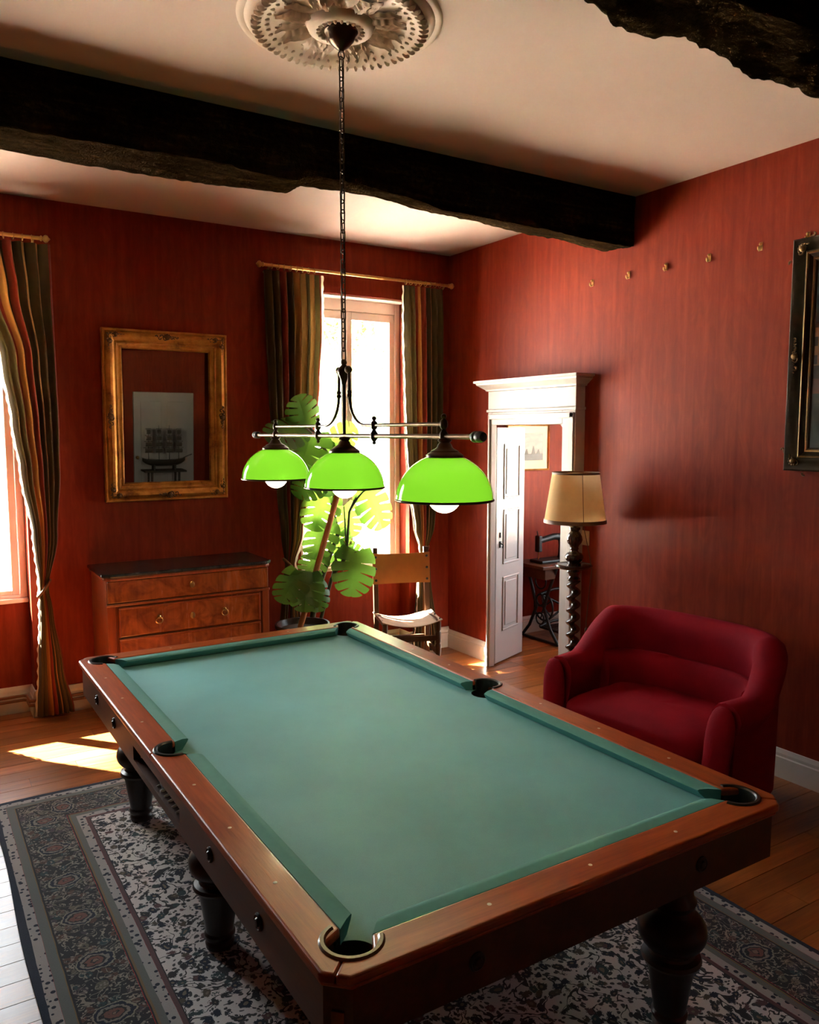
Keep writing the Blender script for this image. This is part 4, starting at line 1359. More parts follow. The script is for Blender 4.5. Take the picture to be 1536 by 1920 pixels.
def rod(name, x0, x1, label, ringx):
    z = 3.035
    r = thing(name, label, 'curtain rod', ((x0 + x1) / 2, CYP, z), 0, 'brass curtain rods')
    bx = (x0 + x1) / 2
    MB().tube([(x0 - bx, 0, 0), (x1 - bx, 0, 0)], 0.0115, 12).build('pole', M_BRASS, r, smooth=60)
    for s, x in ((-1, x0), (1, x1)):
        Mf = Matrix.Translation((x - bx, 0, 0)) @ Matrix.Rotation(s * PI / 2, 4, 'Y')
        MB().lathe([(0.012, -0.01), (0.017, -0.006), (0.017, 0.0), (0.010, 0.006), (0.020, 0.014), (0.024, 0.024), (0.020, 0.034), (0.010, 0.040), (0.006, 0.046), (0.0005, 0.05)], 16, M=Mf).build('rod_finial', M_BRASS, r, smooth=50)
        MB().tube([(x - s * 0.05 - bx, 0, -0.012), (x - s * 0.05 - bx, 0.03, -0.03), (x - s * 0.05 - bx, YB - CYP, -0.03)], 0.007, 8).build('rod_bracket', M_BRASS, r, smooth=60)
    rg = MB().tube([(0, 0.018 * math.cos(a), 0.018 * math.sin(a)) for a in [2 * PI * i / 18 for i in range(18)]], 0.0032, 6, closed=True).mesh('curtain_ring', 80)
    rg.materials.append(M_BRASS)
    for i, x in enumerate(ringx):
        o = place('curtain_ring', rg, None, r)
        o.location = (x - bx, 0, -0.006)
        o.rotation_euler = (0, 0, 0.25 * math.sin(i * 2.3))
rod('curtain_rod', -0.52, 0.79, 'brass curtain rod at the left edge of the photo', [-0.48 + 0.055 * i for i in range(9)] + [0.37 + 0.052 * i for i in range(8)])
rod('curtain_rod', 2.23, 3.845, 'brass curtain rod above the window behind the plant', [2.30 + 0.048 * i for i in range(8)] + [3.43 + 0.046 * i for i in range(8)])

# ================================================================== floor lamp
LX, LY = 3.665, 3.825
fl_ = thing('floor_lamp', 'barley twist wooden floor lamp with parchment shade beside the doorway', 'floor lamp', (LX, LY, 0))
MB().lathe([(0.15, 0), (0.155, 0.012), (0.155, 0.03), (0.14, 0.04), (0.10, 0.052), (0.07, 0.07), (0.05, 0.09), (0.045, 0.10), (0.055, 0.115), (0.055, 0.135), (0.04, 0.15), (0.034, 0.16)], 36).build('base', M_TWIST, fl_, smooth=40)
tw = MB()
z0, z1 = 0.158, 0.885
def twist(u, v):
    z = z0 + (z1 - z0) * v
    a = 2 * PI * u
    ph = z * 2 * PI / 0.082
    r = 0.030 + 0.0075 * math.cos(a - ph)
    cxo = 0.010 * math.cos(ph); cyo = 0.010 * math.sin(ph)
    return (cxo + r * math.cos(a), cyo + r * math.sin(a), z)
tw.grid(twist, 20, 200, closed_u=True)
tw.build('twisted_column', M_TWIST, fl_, smooth=80)
MB().lathe([(0.030, 0.880), (0.040, 0.886), (0.042, 0.90), (0.034, 0.908), (0.030, 0.915), (0.036, 0.93), (0.046, 0.945), (0.042, 0.958), (0.06, 0.962)], 28).build('column_capital', M_TWIST, fl_, smooth=40)
MB().lathe([(0.05, 0.960), (0.098, 0.966), (0.116, 0.974), (0.121, 0.984), (0.118, 0.992), (0.108, 0.995), (0.098, 0.990), (0.045, 0.990)], 40).build('tray', M_TWIST, fl_, smooth=40)
MB().lathe([(0.044, 0.990), (0.046, 1.000), (0.036, 1.006), (0.050, 1.018), (0.060, 1.034), (0.060, 1.050), (0.048, 1.066), (0.030, 1.074), (0.024, 1.086), (0.030, 1.094), (0.026, 1.104), (0.030, 1.116), (0.046, 1.135), (0.052, 1.155), (0.048, 1.178), (0.034, 1.200), (0.026, 1.212), (0.036, 1.222), (0.036, 1.236), (0.022, 1.246), (0.016, 1.30), (0.014, 1.36)], 32).build('baluster', M_TWIST, fl_, smooth=40)
sb_, st_ = 0.198, 0.150
zb_, zt_ = 1.268, 1.590
shd = MB().lathe([(sb_, zb_), (st_, zt_)], 56, cap=False).build('lamp_shade', M_PSHADE, fl_, smooth=80)
MB().lathe([(sb_ + 0.001, zb_ - 0.002), (sb_ + 0.004, zb_ - 0.002), (sb_ + 0.002, zb_ + 0.022), (sb_ - 0.001, zb_ + 0.022), (sb_ + 0.001, zb_ - 0.002)], 56, cap=False).build('lower_braid', M_TRIM, shd, smooth=60)
MB().lathe([(st_ + 0.001, zt_ - 0.010), (st_ + 0.004, zt_ - 0.010), (st_ + 0.003, zt_ + 0.003), (st_ - 0.001, zt_ + 0.003), (st_ + 0.001, zt_ - 0.010)], 56, cap=False).build('upper_braid', M_TRIM, shd, smooth=60)
sa = math.radians(-118)
MB().tube([((sb_ + 0.0015) * math.cos(sa), (sb_ + 0.0015) * math.sin(sa), zb_), ((st_ + 0.0015) * math.cos(sa), (st_ + 0.0015) * math.sin(sa), zt_)], 0.0022, 6).build('shade_seam', M_TRIM, shd)
sp = MB()
for k in range(3):
    a = 2 * PI * k / 3 + 0.4
    sp.tube([(0, 0, 1.56), (st_ * math.cos(a), st_ * math.sin(a), zt_ - 0.006)], 0.002, 5)
sp.tube([(0, 0, 1.34), (0, 0, 1.565)], 0.006, 8)
sp.build('shade_carrier', M_BRASS, fl_)
# cable with inline switch
cbp = [(0.03, -0.05, 1.24), (0.05, -0.075, 1.10), (0.06, -0.10, 0.97), (0.055, -0.085, 0.80), (0.05, -0.07, 0.62), (0.055, -0.075, 0.45), (0.05, -0.06, 0.25), (0.10, -0.06, 0.02), (0.16, -0.02, 0.006)]
MB().tube(cbp, 0.003, 6).build('cable', M_CABLE, fl_, smooth=80)
MB().lathe([(0.004, -0.03), (0.009, -0.024), (0.010, 0.0), (0.009, 0.024), (0.004, 0.03)], 10, (0.051, -0.071, 0.55)).build('cable_switch', M_CABLE, fl_, smooth=50)
sw = thing('light_switch', 'small ivory switch plate on the wall behind the floor lamp', 'light switch', (XR, 3.985, 1.13))
MB().box(-0.010, 0, -0.035, 0.035, -0.05, 0.05).build('plate', M_SWITCH, sw, bevel=0.004)
MB().box(-0.018, -0.010, -0.010, 0.010, -0.018, 0.018).build('rocker', M_SWITCH, sw, bevel=0.003)

# ================================================================== sofa
so = thing('velvet_sofa', 'small crimson velvet tub sofa standing beside the pool table', 'sofa', (3.365, 2.785, 0), math.radians(-84))
def sgnpow(v, p):
    return math.copysign(abs(v) ** p, v)
def upath(t):
    # left arm front (-x) -> back -> right arm front (+x); front is -y
    a = PI * t
    x = -0.565 * sgnpow(math.cos(a), 0.62) * (1 - 0.13 * (1 - math.sin(a)) ** 2)
    y = -0.33 + 0.60 * (math.sin(a) ** 0.62 if 0 < t < 1 else 0)
    return Vector((x, y, 0))
def upn(t):
    e = 0.004
    t0_, t1_ = max(0.0005, t - e), min(0.9995, t + e)
    d = (upath(t1_) - upath(t0_)).normalized()
    return Vector((-d.y, d.x, 0))       # outward (left of travel is outside)
def hgt(t):
    s = math.sin(PI * min(max(t, 0.0), 1.0))
    k = min(1, max(0, (s - 0.16) / 0.52))
    return 0.615 + 0.235 * k * k * (3 - 2 * k)
def shell(prof_fn, t0_, t1_, n, name, cap=True):
    mb = MB()
    k = None
    for i in range(n + 1):
        w = i / n
        # ease so that the arm fronts get enough rings
        t = t0_ + (t1_ - t0_) * w
        p, nn = upath(t), upn(t)
        pr_ = prof_fn(t)
        k = len(pr_)
        for o_, z in pr_:
            q = p + nn * o_
            mb.v.append((q.x, q.y, z))
    for i in range(n):
        for q in range(k):
            w2 = (q + 1) % k
            mb.f.append((i * k + q, i * k + w2, (i + 1) * k + w2, (i + 1) * k + q))
    if cap:
        mb.f.append(tuple(range(k))); mb.f.append(tuple(n * k + q for q in range(k)))
    return mb.build(name, M_VELVET, so, smooth=75)
def back_prof(t):
    h = hgt(t)
    return [(-0.045, 0.22), (-0.050, 0.40), (-0.050, h - 0.26), (-0.062, h - 0.20), (-0.074, h - 0.12), (-0.068, h - 0.05), (-0.040, h - 0.012), (0.0, h), (0.040, h - 0.008), (0.072, h - 0.035), (0.084, h - 0.075), (0.074, h - 0.115), (0.055, h - 0.14), (0.050, 0.32), (0.046, 0.11)]
sgn = 1 if upn(0.5).y > 0 else -1
if sgn < 0:
    _u = upn
    def upn(t):
        return -_u(t)
shell(back_prof, 0.004, 0.996, 84, 'backrest')
def lumbar_prof(t):
    out = []
    zc = 0.475 + 0.02 * math.sin(PI * t)
    for i in range(14):
        a = 2 * PI * i / 14
        out.append((-0.074 + 0.048 * math.cos(a), zc + 0.125 * math.sin(a)))
    return out
shell(lumbar_prof, 0.14, 0.86, 60, 'lumbar_cushion')
def seat(u, v):
    # rounded cushion (closed around)
    a = 2 * PI * u
    b = PI * (v - 0.5)
    cx_ = sgnpow(math.cos(a), 0.42); cy_ = sgnpow(math.sin(a), 0.42)
    cb_ = sgnpow(math.cos(b), 0.5); sb2 = sgnpow(math.sin(b), 0.6)
    x = 0.445 * cx_ * cb_; y = -0.085 + 0.315 * cy_ * cb_
    z = 0.345 + 0.085 * sb2
    if sb2 > 0:
        z += 0.018 * (1 - (x / 0.5) ** 2) + 0.004 * noise.noise(Vector((x * 9, y * 9, 1.0)))
        z += 0.006 * math.sin(18 * (x + y) + 3 * noise.noise(Vector((x * 5, y * 5, 0)))) * math.exp(-((y - 0.05) / 0.16) ** 2)
    return (x, y, z)
MB().grid(seat, 64, 32, closed_u=True).build('seat_cushion', M_VELVET, so, smooth=80)
MB().prism([(-0.47, -0.355), (0.47, -0.355), (0.52, -0.2), (0.50, 0.16), (0.3, 0.25), (-0.3, 0.25), (-0.50, 0.16), (-0.52, -0.2)], 0.10, 0.285).build('seat_base', M_VELVET, so, bevel=0.02, seg=3)
for s in (-1, 1):
    def armf(u, v, s=s):
        a = 2 * PI * u
        b = PI * (v - 0.5)
        r = math.cos(b)
        x = sgnpow(math.cos(a), 0.8) * r
        z = sgnpow(math.sin(a), 0.8) * r
        w = 0.072 + 0.018 * max(0, z)
        return (s * (0.492 + 0.014 * z) + w * x * 0.9, -0.345 + 0.045 * math.sin(b) + 0.02 * z, 0.375 + 0.235 * z)
    MB().grid(armf, 32, 16, closed_u=True).build('arm_front', M_VELVET, so, smooth=80)
for x in (-0.43, 0.43):
    for y in (-0.30, 0.16):
        MB().lathe([(0.018, 0), (0.022, 0.01), (0.026, 0.06), (0.034, 0.09), (0.034, 0.105)], 16, (x, y, 0)).build('leg', M_LEG, so, smooth=40)

# ================================================================== leather chair
cw = thing('leather_chair', 'small wooden chair with studded tan leather back and sling seat under the window', 'chair', (3.215, 5.165, 0), math.radians(-19))
SW, SD, SZ = 0.205, 0.175, 0.445
def post(x, y, h, rake, name):
    mb = MB()
    w = 0.019
    n = 6
    for i in range(n):
        z0_, z1_ = h * i / n, h * (i + 1) / n
    pts = [(x, y, 0), (x, y, 0.42), (x, y + rake * 0.4, 0.65), (x, y + rake, h)]
    for a, b in zip(pts, pts[1:]):
        mb.add([(a[0] + sx * w, a[1] + sy * w, a[2]) for sx, sy in ((-1, -1), (1, -1), (1, 1), (-1, 1))] + [(b[0] + sx * w, b[1] + sy * w, b[2]) for sx, sy in ((-1, -1), (1, -1), (1, 1), (-1, 1))],
               [(3, 2, 1, 0), (4, 5, 6, 7), (0, 1, 5, 4), (1, 2, 6, 5), (2, 3, 7, 6), (3, 0, 4, 7)])
    return mb.build(name, M_CHAIRW, cw, bevel=0.003)
for sx in (-1, 1):
    post(sx * SW, SD, 0.945, 0.055, 'back_post')
    MB().lathe([(0.016, 0), (0.020, 0.01), (0.020, 0.06), (0.015, 0.07), (0.021, 0.10), (0.021, 0.14), (0.014, 0.15), (0.020, 0.20), (0.022, 0.25), (0.016, 0.262), (0.021, 0.275), (0.021, 0.345), (0.015, 0.355), (0.020, 0.37), (0.020, SZ - 0.012)], 16, (sx * SW, -SD, 0)).build('front_leg', M_CHAIRW, cw, smooth=40)
    MB().box(sx * SW - 0.016, sx * SW + 0.016, -SD, SD, SZ - 0.035, SZ - 0.006).build('seat_rail', M_CHAIRW, cw, bevel=0.003)
    MB().box(sx * SW - 0.011, sx * SW + 0.011, -SD, SD, 0.17, 0.20).build('stretcher', M_CHAIRW, cw, bevel=0.003)
MB().box(-SW, SW, -SD - 0.012, -SD + 0.012, 0.285, 0.325).build('stretcher', M_CHAIRW, cw, bevel=0.003)
MB().box(-SW, SW, -SD - 0.011, -SD + 0.011, 0.10, 0.13).build('stretcher', M_CHAIRW, cw, bevel=0.003)
MB().box(-SW, SW, SD - 0.011, SD + 0.011, 0.22, 0.25).build('stretcher', M_CHAIRW, cw, bevel=0.003)
def slab(fn, nu, nv, th, name, mat, nrm):
    mb = MB()
    mb.grid(fn, nu, nv)
    k = len(mb.v)
    n3 = Vector(nrm) * th
    mb.v += [tuple(Vector(p) + n3) for p in mb.v]
    mb.f += [tuple(i + k for i in f[::-1]) for f in list(mb.f)]
    us = nu + 1
    bd = [i for i in range(us)] + [j * us + nu for j in range(1, nv + 1)] + [nv * us + i for i in range(nu - 1, -1, -1)] + [j * us for j in range(nv - 1, 0, -1)]
    for a, b in zip(bd, bd[1:] + bd[:1]):
        mb.f.append((a, b, b + k, a + k))
    return mb.build(name, mat, cw, smooth=60)
slab(lambda u, v: (-SW - 0.026 + (2 * SW + 0.052) * u, -SD - 0.028 + (2 * SD + 0.045) * v, SZ + 0.006 - 0.052 * (1 - (2 * u - 1) ** 2) + 0.006 * math.sin(5 * v + 3 * u)), 20, 12, 0.006, 'sling_seat', M_HIDE, (0, 0, -1))
bz0, bz1 = 0.665, 0.905
slab(lambda u, v: (-SW - 0.024 + (2 * SW + 0.048) * u, SD - 0.026 + 0.055 * ((bz0 + (bz1 - bz0) * v) - 0.42) / 0.52 + 0.022 * (1 - (2 * u - 1) ** 2), bz0 + (bz1 - bz0) * v - 0.010 * (1 - (2 * u - 1) ** 2) * v), 20, 8, 0.006, 'leather_back', M_LEATHER, (0, -1, 0))
stud = MB().sphere((0, 0, 0), 0.0105, 10, 6, (1, 0.6, 1)).mesh('stud', 80); stud.materials.append(M_BLACK)
for sx in (-1, 1):
    for z in (0.695, 0.785, 0.875):
        place('stud', stud, None, cw).location = (sx * SW, SD - 0.032 + 0.055 * (z - 0.42) / 0.52, z)
    for y in (-0.15, 0.0, 0.15):
        o = place('stud', stud, None, cw); o.location = (sx * (SW + 0.018), y, SZ + 0.002); o.scale = (0.7, 1, 0.7)

# ================================================================== monstera in its pot
PX, PY = 2.365, 5.215
pl = thing('potted_monstera', 'large potted monstera tied to a cane in front of the window', 'potted plant', (PX, PY, 0))
MB().lathe([(0.10, 0), (0.125, 0.01), (0.17, 0.40), (0.185, 0.455), (0.195, 0.46), (0.195, 0.485), (0.182, 0.485), (0.176, 0.46), (0.165, 0.44)], 32, cap=False).build('pot', M_TERRA, pl, smooth=40)
MB().lathe([(0.0005, 0.455), (0.08, 0.452), (0.172, 0.442)], 24, cap=False).build('soil', M_SOIL, pl, smooth=60)
def leaf_mesh(seed, L=1.0, W=1.02, lobes=5):
    R = random.Random(seed)
    mb = MB()
    nt, nu = 110, 5
    for s in (-1, 1):
        o = len(mb.v)
        offs = R.random() * 0.3
        for i in range(nt + 1):
            t = i / nt
            w = W * 0.5 * (math.sin(PI * (0.10 + 0.90 * t) ** 0.78)) ** 0.72 if t < 1 else 0.0
            ph = (t * (lobes + 0.5) + offs) % 1.0
            gap = math.exp(-((ph - 0.5) / 0.085) ** 4) if 0.16 < t < 0.88 else 0.0
            m = w * (1 - 0.72 * gap) * (1 - 0.05 * abs(ph - 0.0 if ph < 0.5 else ph - 1.0) * 2)
            for j in range(nu + 1):
                q = j / nu
                dist = m * q
                # veins sweep forward; basal lobes sweep backwards
                fwd = (0.55 * t + 0.05) * dist - (1 - t) ** 3 * 0.42 * dist * 1.1
                x = s * dist
                y = L * t * 0.98 + fwd
                z = -0.55 * dist * dist / W - 0.16 * L * t * t + 0.10 * dist * (1 if s > 0 else 1)
                mb.v.append((x, y - 0.02, z))
        for i in range(nt):
            for j in range(nu):
                a = o + i * (nu + 1) + j
                mb.f.append((a, a + 1, a + nu + 2, a + nu + 1))
    me = bpy.data.meshes.new('leaf')
    me.from_pydata(mb.v, [], mb.f)
    for p in me.polygons:
        p.use_smooth = True
    me.materials.append(M_LEAF)
    return me
leaves = [leaf_mesh(k) for k in range(4)]
def add_leaf(base, tip, normal, size, k, stem_from):
    b = Vector(base); yv = (Vector(tip) - b).normalized()
    n = Vector(normal); n = (n - yv * n.dot(yv)).normalized()
    x = yv.cross(n)
    M_ = Matrix(((x.x, yv.x, n.x, b.x - PX), (x.y, yv.y, n.y, b.y - PY), (x.z, yv.z, n.z, b.z), (0, 0, 0, 1))) @ Matrix.Scale(size, 4)
    o = place('leaf', leaves[k % 4], None, pl, M=M_)
    a = Vector(stem_from)
    mid = (a + b) / 2 + Vector((0, 0, 0.06)) + (b - a) * 0.1
    pts = []
    for i in range(9):
        t = i / 8
        p = a * (1 - t) ** 2 + mid * 2 * t * (1 - t) + b * t * t
        pts.append((p.x - PX, p.y - PY, p.z))
    MB().tube(pts, [0.008 - 0.004 * i / 8 for i in range(9)], 7).build('petiole', M_STEM, o if False else pl, smooth=70)
# cane and main stems
s0, s1 = Vector((2.354, 5.240, 0.483)), Vector((2.673, 5.190, 1.493))
MB().tube([(s0.x - PX, s0.y - PY, 0.44), (s1.x - PX, s1.y - PY, s1.z)], 0.021, 10).build('cane', M_STAKE, pl, smooth=60)
stp = [Vector((2.507, 5.360, 0.471)), Vector((2.539, 5.360, 0.628)), Vector((2.630, 5.360, 0.861)), Vector((2.730, 5.360, 1.094)), Vector((2.669, 5.340, 1.300)), Vector((2.718, 5.330, 1.477)), Vector((2.664, 5.340, 1.655)), Vector((2.578, 5.340, 1.773))]
stp[0].z = 0.45
MB().tube([(p.x - PX, p.y - PY, p.z) for p in stp], [0.022, 0.022, 0.018, 0.016, 0.015, 0.014, 0.012, 0.009], 9).build('stem', M_STEM, pl, smooth=70)
stp2 = [Vector((2.544, 5.300, 0.518)), Vector((2.633, 5.280, 0.772)), Vector((2.748, 5.260, 0.944)), Vector((2.784, 5.280, 1.259)), Vector((2.854, 5.300, 1.374))]
stp2[0].z = 0.45
MB().tube([(p.x - PX, p.y - PY, p.z) for p in stp2], [0.015, 0.013, 0.011, 0.009, 0.007], 8).build('stem', M_STEM, pl, smooth=70)
specs = [   # leaf base, leaf tip, blade normal, size, where its stalk leaves the stem
    ((2.954, 5.300, 1.418), (3.056, 5.220, 1.149), (-0.10, -0.76, 0.64), 0.33, stp2[3]),
    ((2.637, 5.380, 1.398), (2.501, 5.300, 1.175), (-0.57, -0.69, 0.44), 0.31, stp[4]),
    ((2.802, 5.400, 1.289), (2.862, 5.320, 1.029), (-0.15, -0.82, 0.55), 0.25, stp2[2]),
    ((2.808, 5.220, 0.965), (2.736, 5.140, 0.665), (-0.17, -0.90, 0.41), 0.34, stp2[1]),
    ((2.615, 5.340, 1.164), (2.466, 5.260, 0.948), (-0.63, -0.60, 0.48), 0.28, stp[3]),
    ((2.342, 5.220, 0.860), (2.182, 5.140, 0.706), (-0.45, -0.57, 0.68), 0.27, stp[1]),
    ((2.385, 5.180, 0.839), (2.333, 5.100, 0.640), (-0.23, -0.66, 0.72), 0.27, stp[1]),
    ((2.456, 5.200, 0.775), (2.458, 5.120, 0.602), (-0.02, -0.71, 0.71), 0.22, stp[1]),
    ((2.578, 5.340, 1.726), (2.631, 5.260, 1.483), (-0.13, -0.86, 0.50), 0.36, stp[6]),
    ((2.496, 5.300, 1.831), (2.352, 5.220, 1.589), (-0.62, -0.68, 0.38), 0.36, stp[6]),
    ((2.384, 5.280, 1.888), (2.187, 5.200, 1.832), (-0.34, -0.75, 0.57), 0.3, stp[7]),
    ((2.465, 5.320, 1.888), (2.389, 5.240, 2.037), (-0.33, -0.86, 0.38), 0.26, stp[7]),
    ((2.685, 5.380, 1.752), (2.768, 5.300, 1.842), (-0.40, -0.80, 0.46), 0.24, stp[6]),
    ((2.756, 5.360, 0.992), (2.987, 5.280, 0.890), (-0.33, -0.64, 0.69), 0.22, stp2[1]),
    ((2.720, 5.420, 1.089), (2.744, 5.340, 0.845), (-0.24, -0.88, 0.42), 0.26, stp[2]),
    ((2.567, 5.340, 1.501), (2.352, 5.260, 1.417), (-0.51, -0.73, 0.45), 0.25, stp[5]),
    ((2.882, 5.420, 1.466), (3.047, 5.340, 1.526), (-0.25, -0.82, 0.52), 0.22, stp[5]),
    ((2.568, 5.340, 0.949), (2.410, 5.260, 0.836), (-0.36, -0.75, 0.55), 0.22, stp[2]),
]
for k, (b, t_, nn, sz, st) in enumerate(specs):
    add_leaf(b, t_, nn, sz, k, st)
R = random.Random(12)
for k in range(7):
    a = Vector((2.718 + R.uniform(-0.07, 0.07), 5.27, 0.993 + R.uniform(-0.07, 0.07)))
    pts = [a]
    for i in range(7):
        pts.append(pts[-1] + Vector((R.uniform(-0.06, 0.05), R.uniform(-0.02, 0.02), R.uniform(-0.05, 0.005))))
    MB().tube([(p.x - PX, p.y - PY, p.z) for p in pts], 0.0035, 5).build('aerial_root', M_ROOT, pl, smooth=80)

# ================================================================== painting, hooks
PY1, PW, PZ0, PZ1 = 2.515, 1.45, 1.652, 2.815
pa = thing('framed_painting', 'dark gilt framed townscape painting at the right edge of the photo', 'painting', (XR - 0.004, PY1 - PW / 2, (PZ0 + PZ1) / 2), math.radians(-90))
PHt = PZ1 - PZ0
pprof = [(0, 0), (0, 0.05), (0.008, 0.058), (0.020, 0.056), (0.045, 0.040), (0.062, 0.036), (0.070, 0.042), (0.078, 0.036), (0.098, 0.024), (0.104, 0.028), (0.112, 0.028), (0.120, 0.016), (0.135, 0.012), (0.135, 0)]
frame_sweep(MB(), PW, PHt, pprof).build('frame', M_EBON, pa, smooth=35)
frame_sweep(MB(), PW - 0.196, PHt - 0.196, [(0, 0.022), (0, 0.029), (0.008, 0.031), (0.014, 0.027), (0.014, 0.02)]).build('gilt_slip', M_EBONG, pa, smooth=35)
frame_sweep(MB(), PW - 0.138, PHt - 0.138, [(0, 0.034), (0, 0.043), (0.006, 0.046), (0.010, 0.042), (0.010, 0.03)]).build('gilt_bead', M_EBONG, pa, smooth=35)
def mat_painting():
    t = NT('townscape_paint')
    s = t.n('ShaderNodeSeparateXYZ'); v = t.co(); t.put(s.inputs[0], v)
    z = t.math('ADD', t.math('MULTIPLY', s.outputs[2], 1.0), t.math('MULTIPLY', t.math('SUBTRACT', t.noise(v, 5, 3), 0.5), 0.02))
    f = t.math('DIVIDE', t.math('ADD', z, PHt / 2), PHt)
    sky = t.mix(t.noise(v, 4, 5), (0.035, 0.07, 0.095), (0.075, 0.10, 0.105))
    wins = t.math('MULTIPLY', t.math('GREATER_THAN', t.math('FRACT', t.math('MULTIPLY', s.outputs[0], 17)), 0.55), t.math('GREATER_THAN', t.math('FRACT', t.math('MULTIPLY', s.outputs[2], 11)), 0.5))
    house = t.mix(wins, t.mix(t.noise(v, 7, 3), (0.24, 0.125, 0.055), (0.33, 0.18, 0.08)), (0.06, 0.045, 0.035))
    crowd = t.mix(t.noise(v, 30, 4), (0.03, 0.035, 0.03), (0.10, 0.045, 0.03))
    quay = t.mix(t.noise(v, 9, 3), (0.17, 0.055, 0.03), (0.13, 0.06, 0.035))
    water = t.mix(t.noise(t.mapping(v, scale=(3, 1, 20)), 3, 3), (0.030, 0.045, 0.042), (0.055, 0.07, 0.06))
    c = t.mix(t.math('GREATER_THAN', f, 0.20), water, water)
    c = t.mix(t.math('GREATER_THAN', f, 0.335), c, quay)
    c = t.mix(t.math('GREATER_THAN', f, 0.40), c, crowd)
    c = t.mix(t.math('GREATER_THAN', f, 0.455), c, house)
    roof = t.math('ADD', 0.62, t.math('MULTIPLY', t.math('SUBTRACT', t.noise(t.mapping(v, scale=(4, 0, 0)), 2, 3), 0.5), 0.22))
    c = t.mix(t.math('GREATER_THAN', f, roof), c, sky)
    return t.done(t.bsdf(c, 0.45, 0, 0.4, t.bump(t.noise(v, 70, 3), 0.2, 0.002)))
MB().box(-PW / 2 + 0.11, PW / 2 - 0.11, -0.018, -0.008, -PHt / 2 + 0.11, PHt / 2 - 0.11).build('canvas', mat_painting(), pa)
orn2 = ornament(0.2, M_EBON, 4).mesh('frame_ornament', 60); orn2.materials.append(M_EBONG)
for x, z, a in ((0, PHt / 2 - 0.032, 0), (0, -PHt / 2 + 0.032, PI), (-PW / 2 + 0.032, 0, PI / 2), (PW / 2 - 0.032, 0, -PI / 2), (-PW / 2 + 0.05, PHt / 2 - 0.05, PI / 4), (PW / 2 - 0.05, PHt / 2 - 0.05, -PI / 4), (-PW / 2 + 0.05, -PHt / 2 + 0.05, 3 * PI / 4), (PW / 2 - 0.05, -PHt / 2 + 0.05, -3 * PI / 4)):
    o = place('frame_ornament', orn2, None, pa); o.location = (x, -0.046, z); o.rotation_euler = (0, -a, 0)
hlab = ['brass picture hook nearest the ceiling beam end', 'second brass picture hook from the ceiling beam end', 'middle brass picture hook of the row on the red wall', 'fourth brass picture hook from the ceiling beam end', 'brass picture hook just left of the framed painting', 'brass picture hook over the top of the framed painting']
for k, yy in enumerate((3.975, 3.659, 3.365, 3.060, 2.735, 2.47)):
    h = thing('picture_hook', hlab[k], 'picture hook', (XR, yy, 2.832), 0, 'brass picture hooks in a row on the red wall')
    MB().box(-0.004, 0, -0.010, 0.010, -0.022, 0.022).build('hook_plate', M_BRASS, h, bevel=0.002)
    MB().tube([(-0.004, 0, -0.014), (-0.018, 0, -0.024), (-0.026, 0, -0.016), (-0.026, 0, -0.004)], 0.004, 7).build('hook_arm', M_BRASS, h, smooth=70)
    MB().sphere((-0.008, 0, 0.012), 0.008, 10, 7).build('hook_nail', M_BRASS, h, smooth=80)

# ================================================================== adjoining room: sewing machine, print
sx0 = 4.60
sm_ = thing('treadle_sewing_machine', 'black treadle sewing machine on its iron stand beyond the doorway', 'sewing machine', (5.02, 5.34, 0))
def sw_(mb, name, mat, parent=None, **k):
    return mb.build(name, mat, parent or sm_, **k)
sw_(MB().box(-0.46, 0.46, -0.21, 0.21, 0.675, 0.705), 'table_top', M_OAK, bevel=0.005)
for s in (-1, 1):
    sw_(MB().box(s * 0.36 - 0.06, s * 0.36 + 0.06, -0.19, 0.19, 0.585, 0.675), 'drawer_box', M_OAK, bevel=0.005)
    x = s * 0.30
    sw_(MB().tube([(x, -0.20, 0.675), (x, -0.10, 0.45), (x, -0.05, 0.30), (x, -0.14, 0.12), (x, -0.235, 0.012)], 0.014, 8), 'iron_leg', M_BLACK, smooth=60)
    sw_(MB().tube([(x, 0.20, 0.675), (x, 0.10, 0.45), (x, 0.05, 0.30), (x, 0.14, 0.12), (x, 0.235, 0.012)], 0.014, 8), 'iron_leg', M_BLACK, smooth=60)
    for q in range(3):
        z = 0.20 + q * 0.17
        rr = 0.05 + 0.02 * (q == 2)
        sw_(MB().tube([(x, rr * math.cos(a), z + rr * math.sin(a)) for a in [2 * PI * i / 20 for i in range(20)]], 0.008, 6, closed=True), 'iron_scroll', M_BLACK, smooth=80)
    sw_(MB().box(x - 0.012, x + 0.012, -0.25, 0.25, 0.0, 0.02), 'iron_foot', M_BLACK, bevel=0.004)
for z in (0.13, 0.42):
    sw_(MB().tube([(-0.30, 0.0, z), (-0.15, 0, z + 0.03), (0.15, 0, z + 0.03), (0.30, 0, z)], 0.013, 8), 'cross_brace', M_BLACK, smooth=60)
sw_(MB().tube([(-0.30, 0, 0.42), (0.30, 0, 0.13)], 0.010, 8), 'cross_brace', M_BLACK, smooth=60)
sw_(MB().tube([(-0.30, 0, 0.13), (0.30, 0, 0.42)], 0.010, 8), 'cross_brace', M_BLACK, smooth=60)
tp = MB()
for i in range(7):
    tp.box(-0.17, 0.17, -0.13 + i * 0.042, -0.115 + i * 0.042, 0.075, 0.087)
tp.box(-0.18, -0.16, -0.14, 0.14, 0.07, 0.09); tp.box(0.16, 0.18, -0.14, 0.14, 0.07, 0.09)
sw_(tp, 'treadle', M_BLACK)
wh = MB().tube([(0.20, 0.16 * math.cos(a), 0.34 + 0.16 * math.sin(a)) for a in [2 * PI * i / 36 for i in range(36)]], 0.011, 8, closed=True)
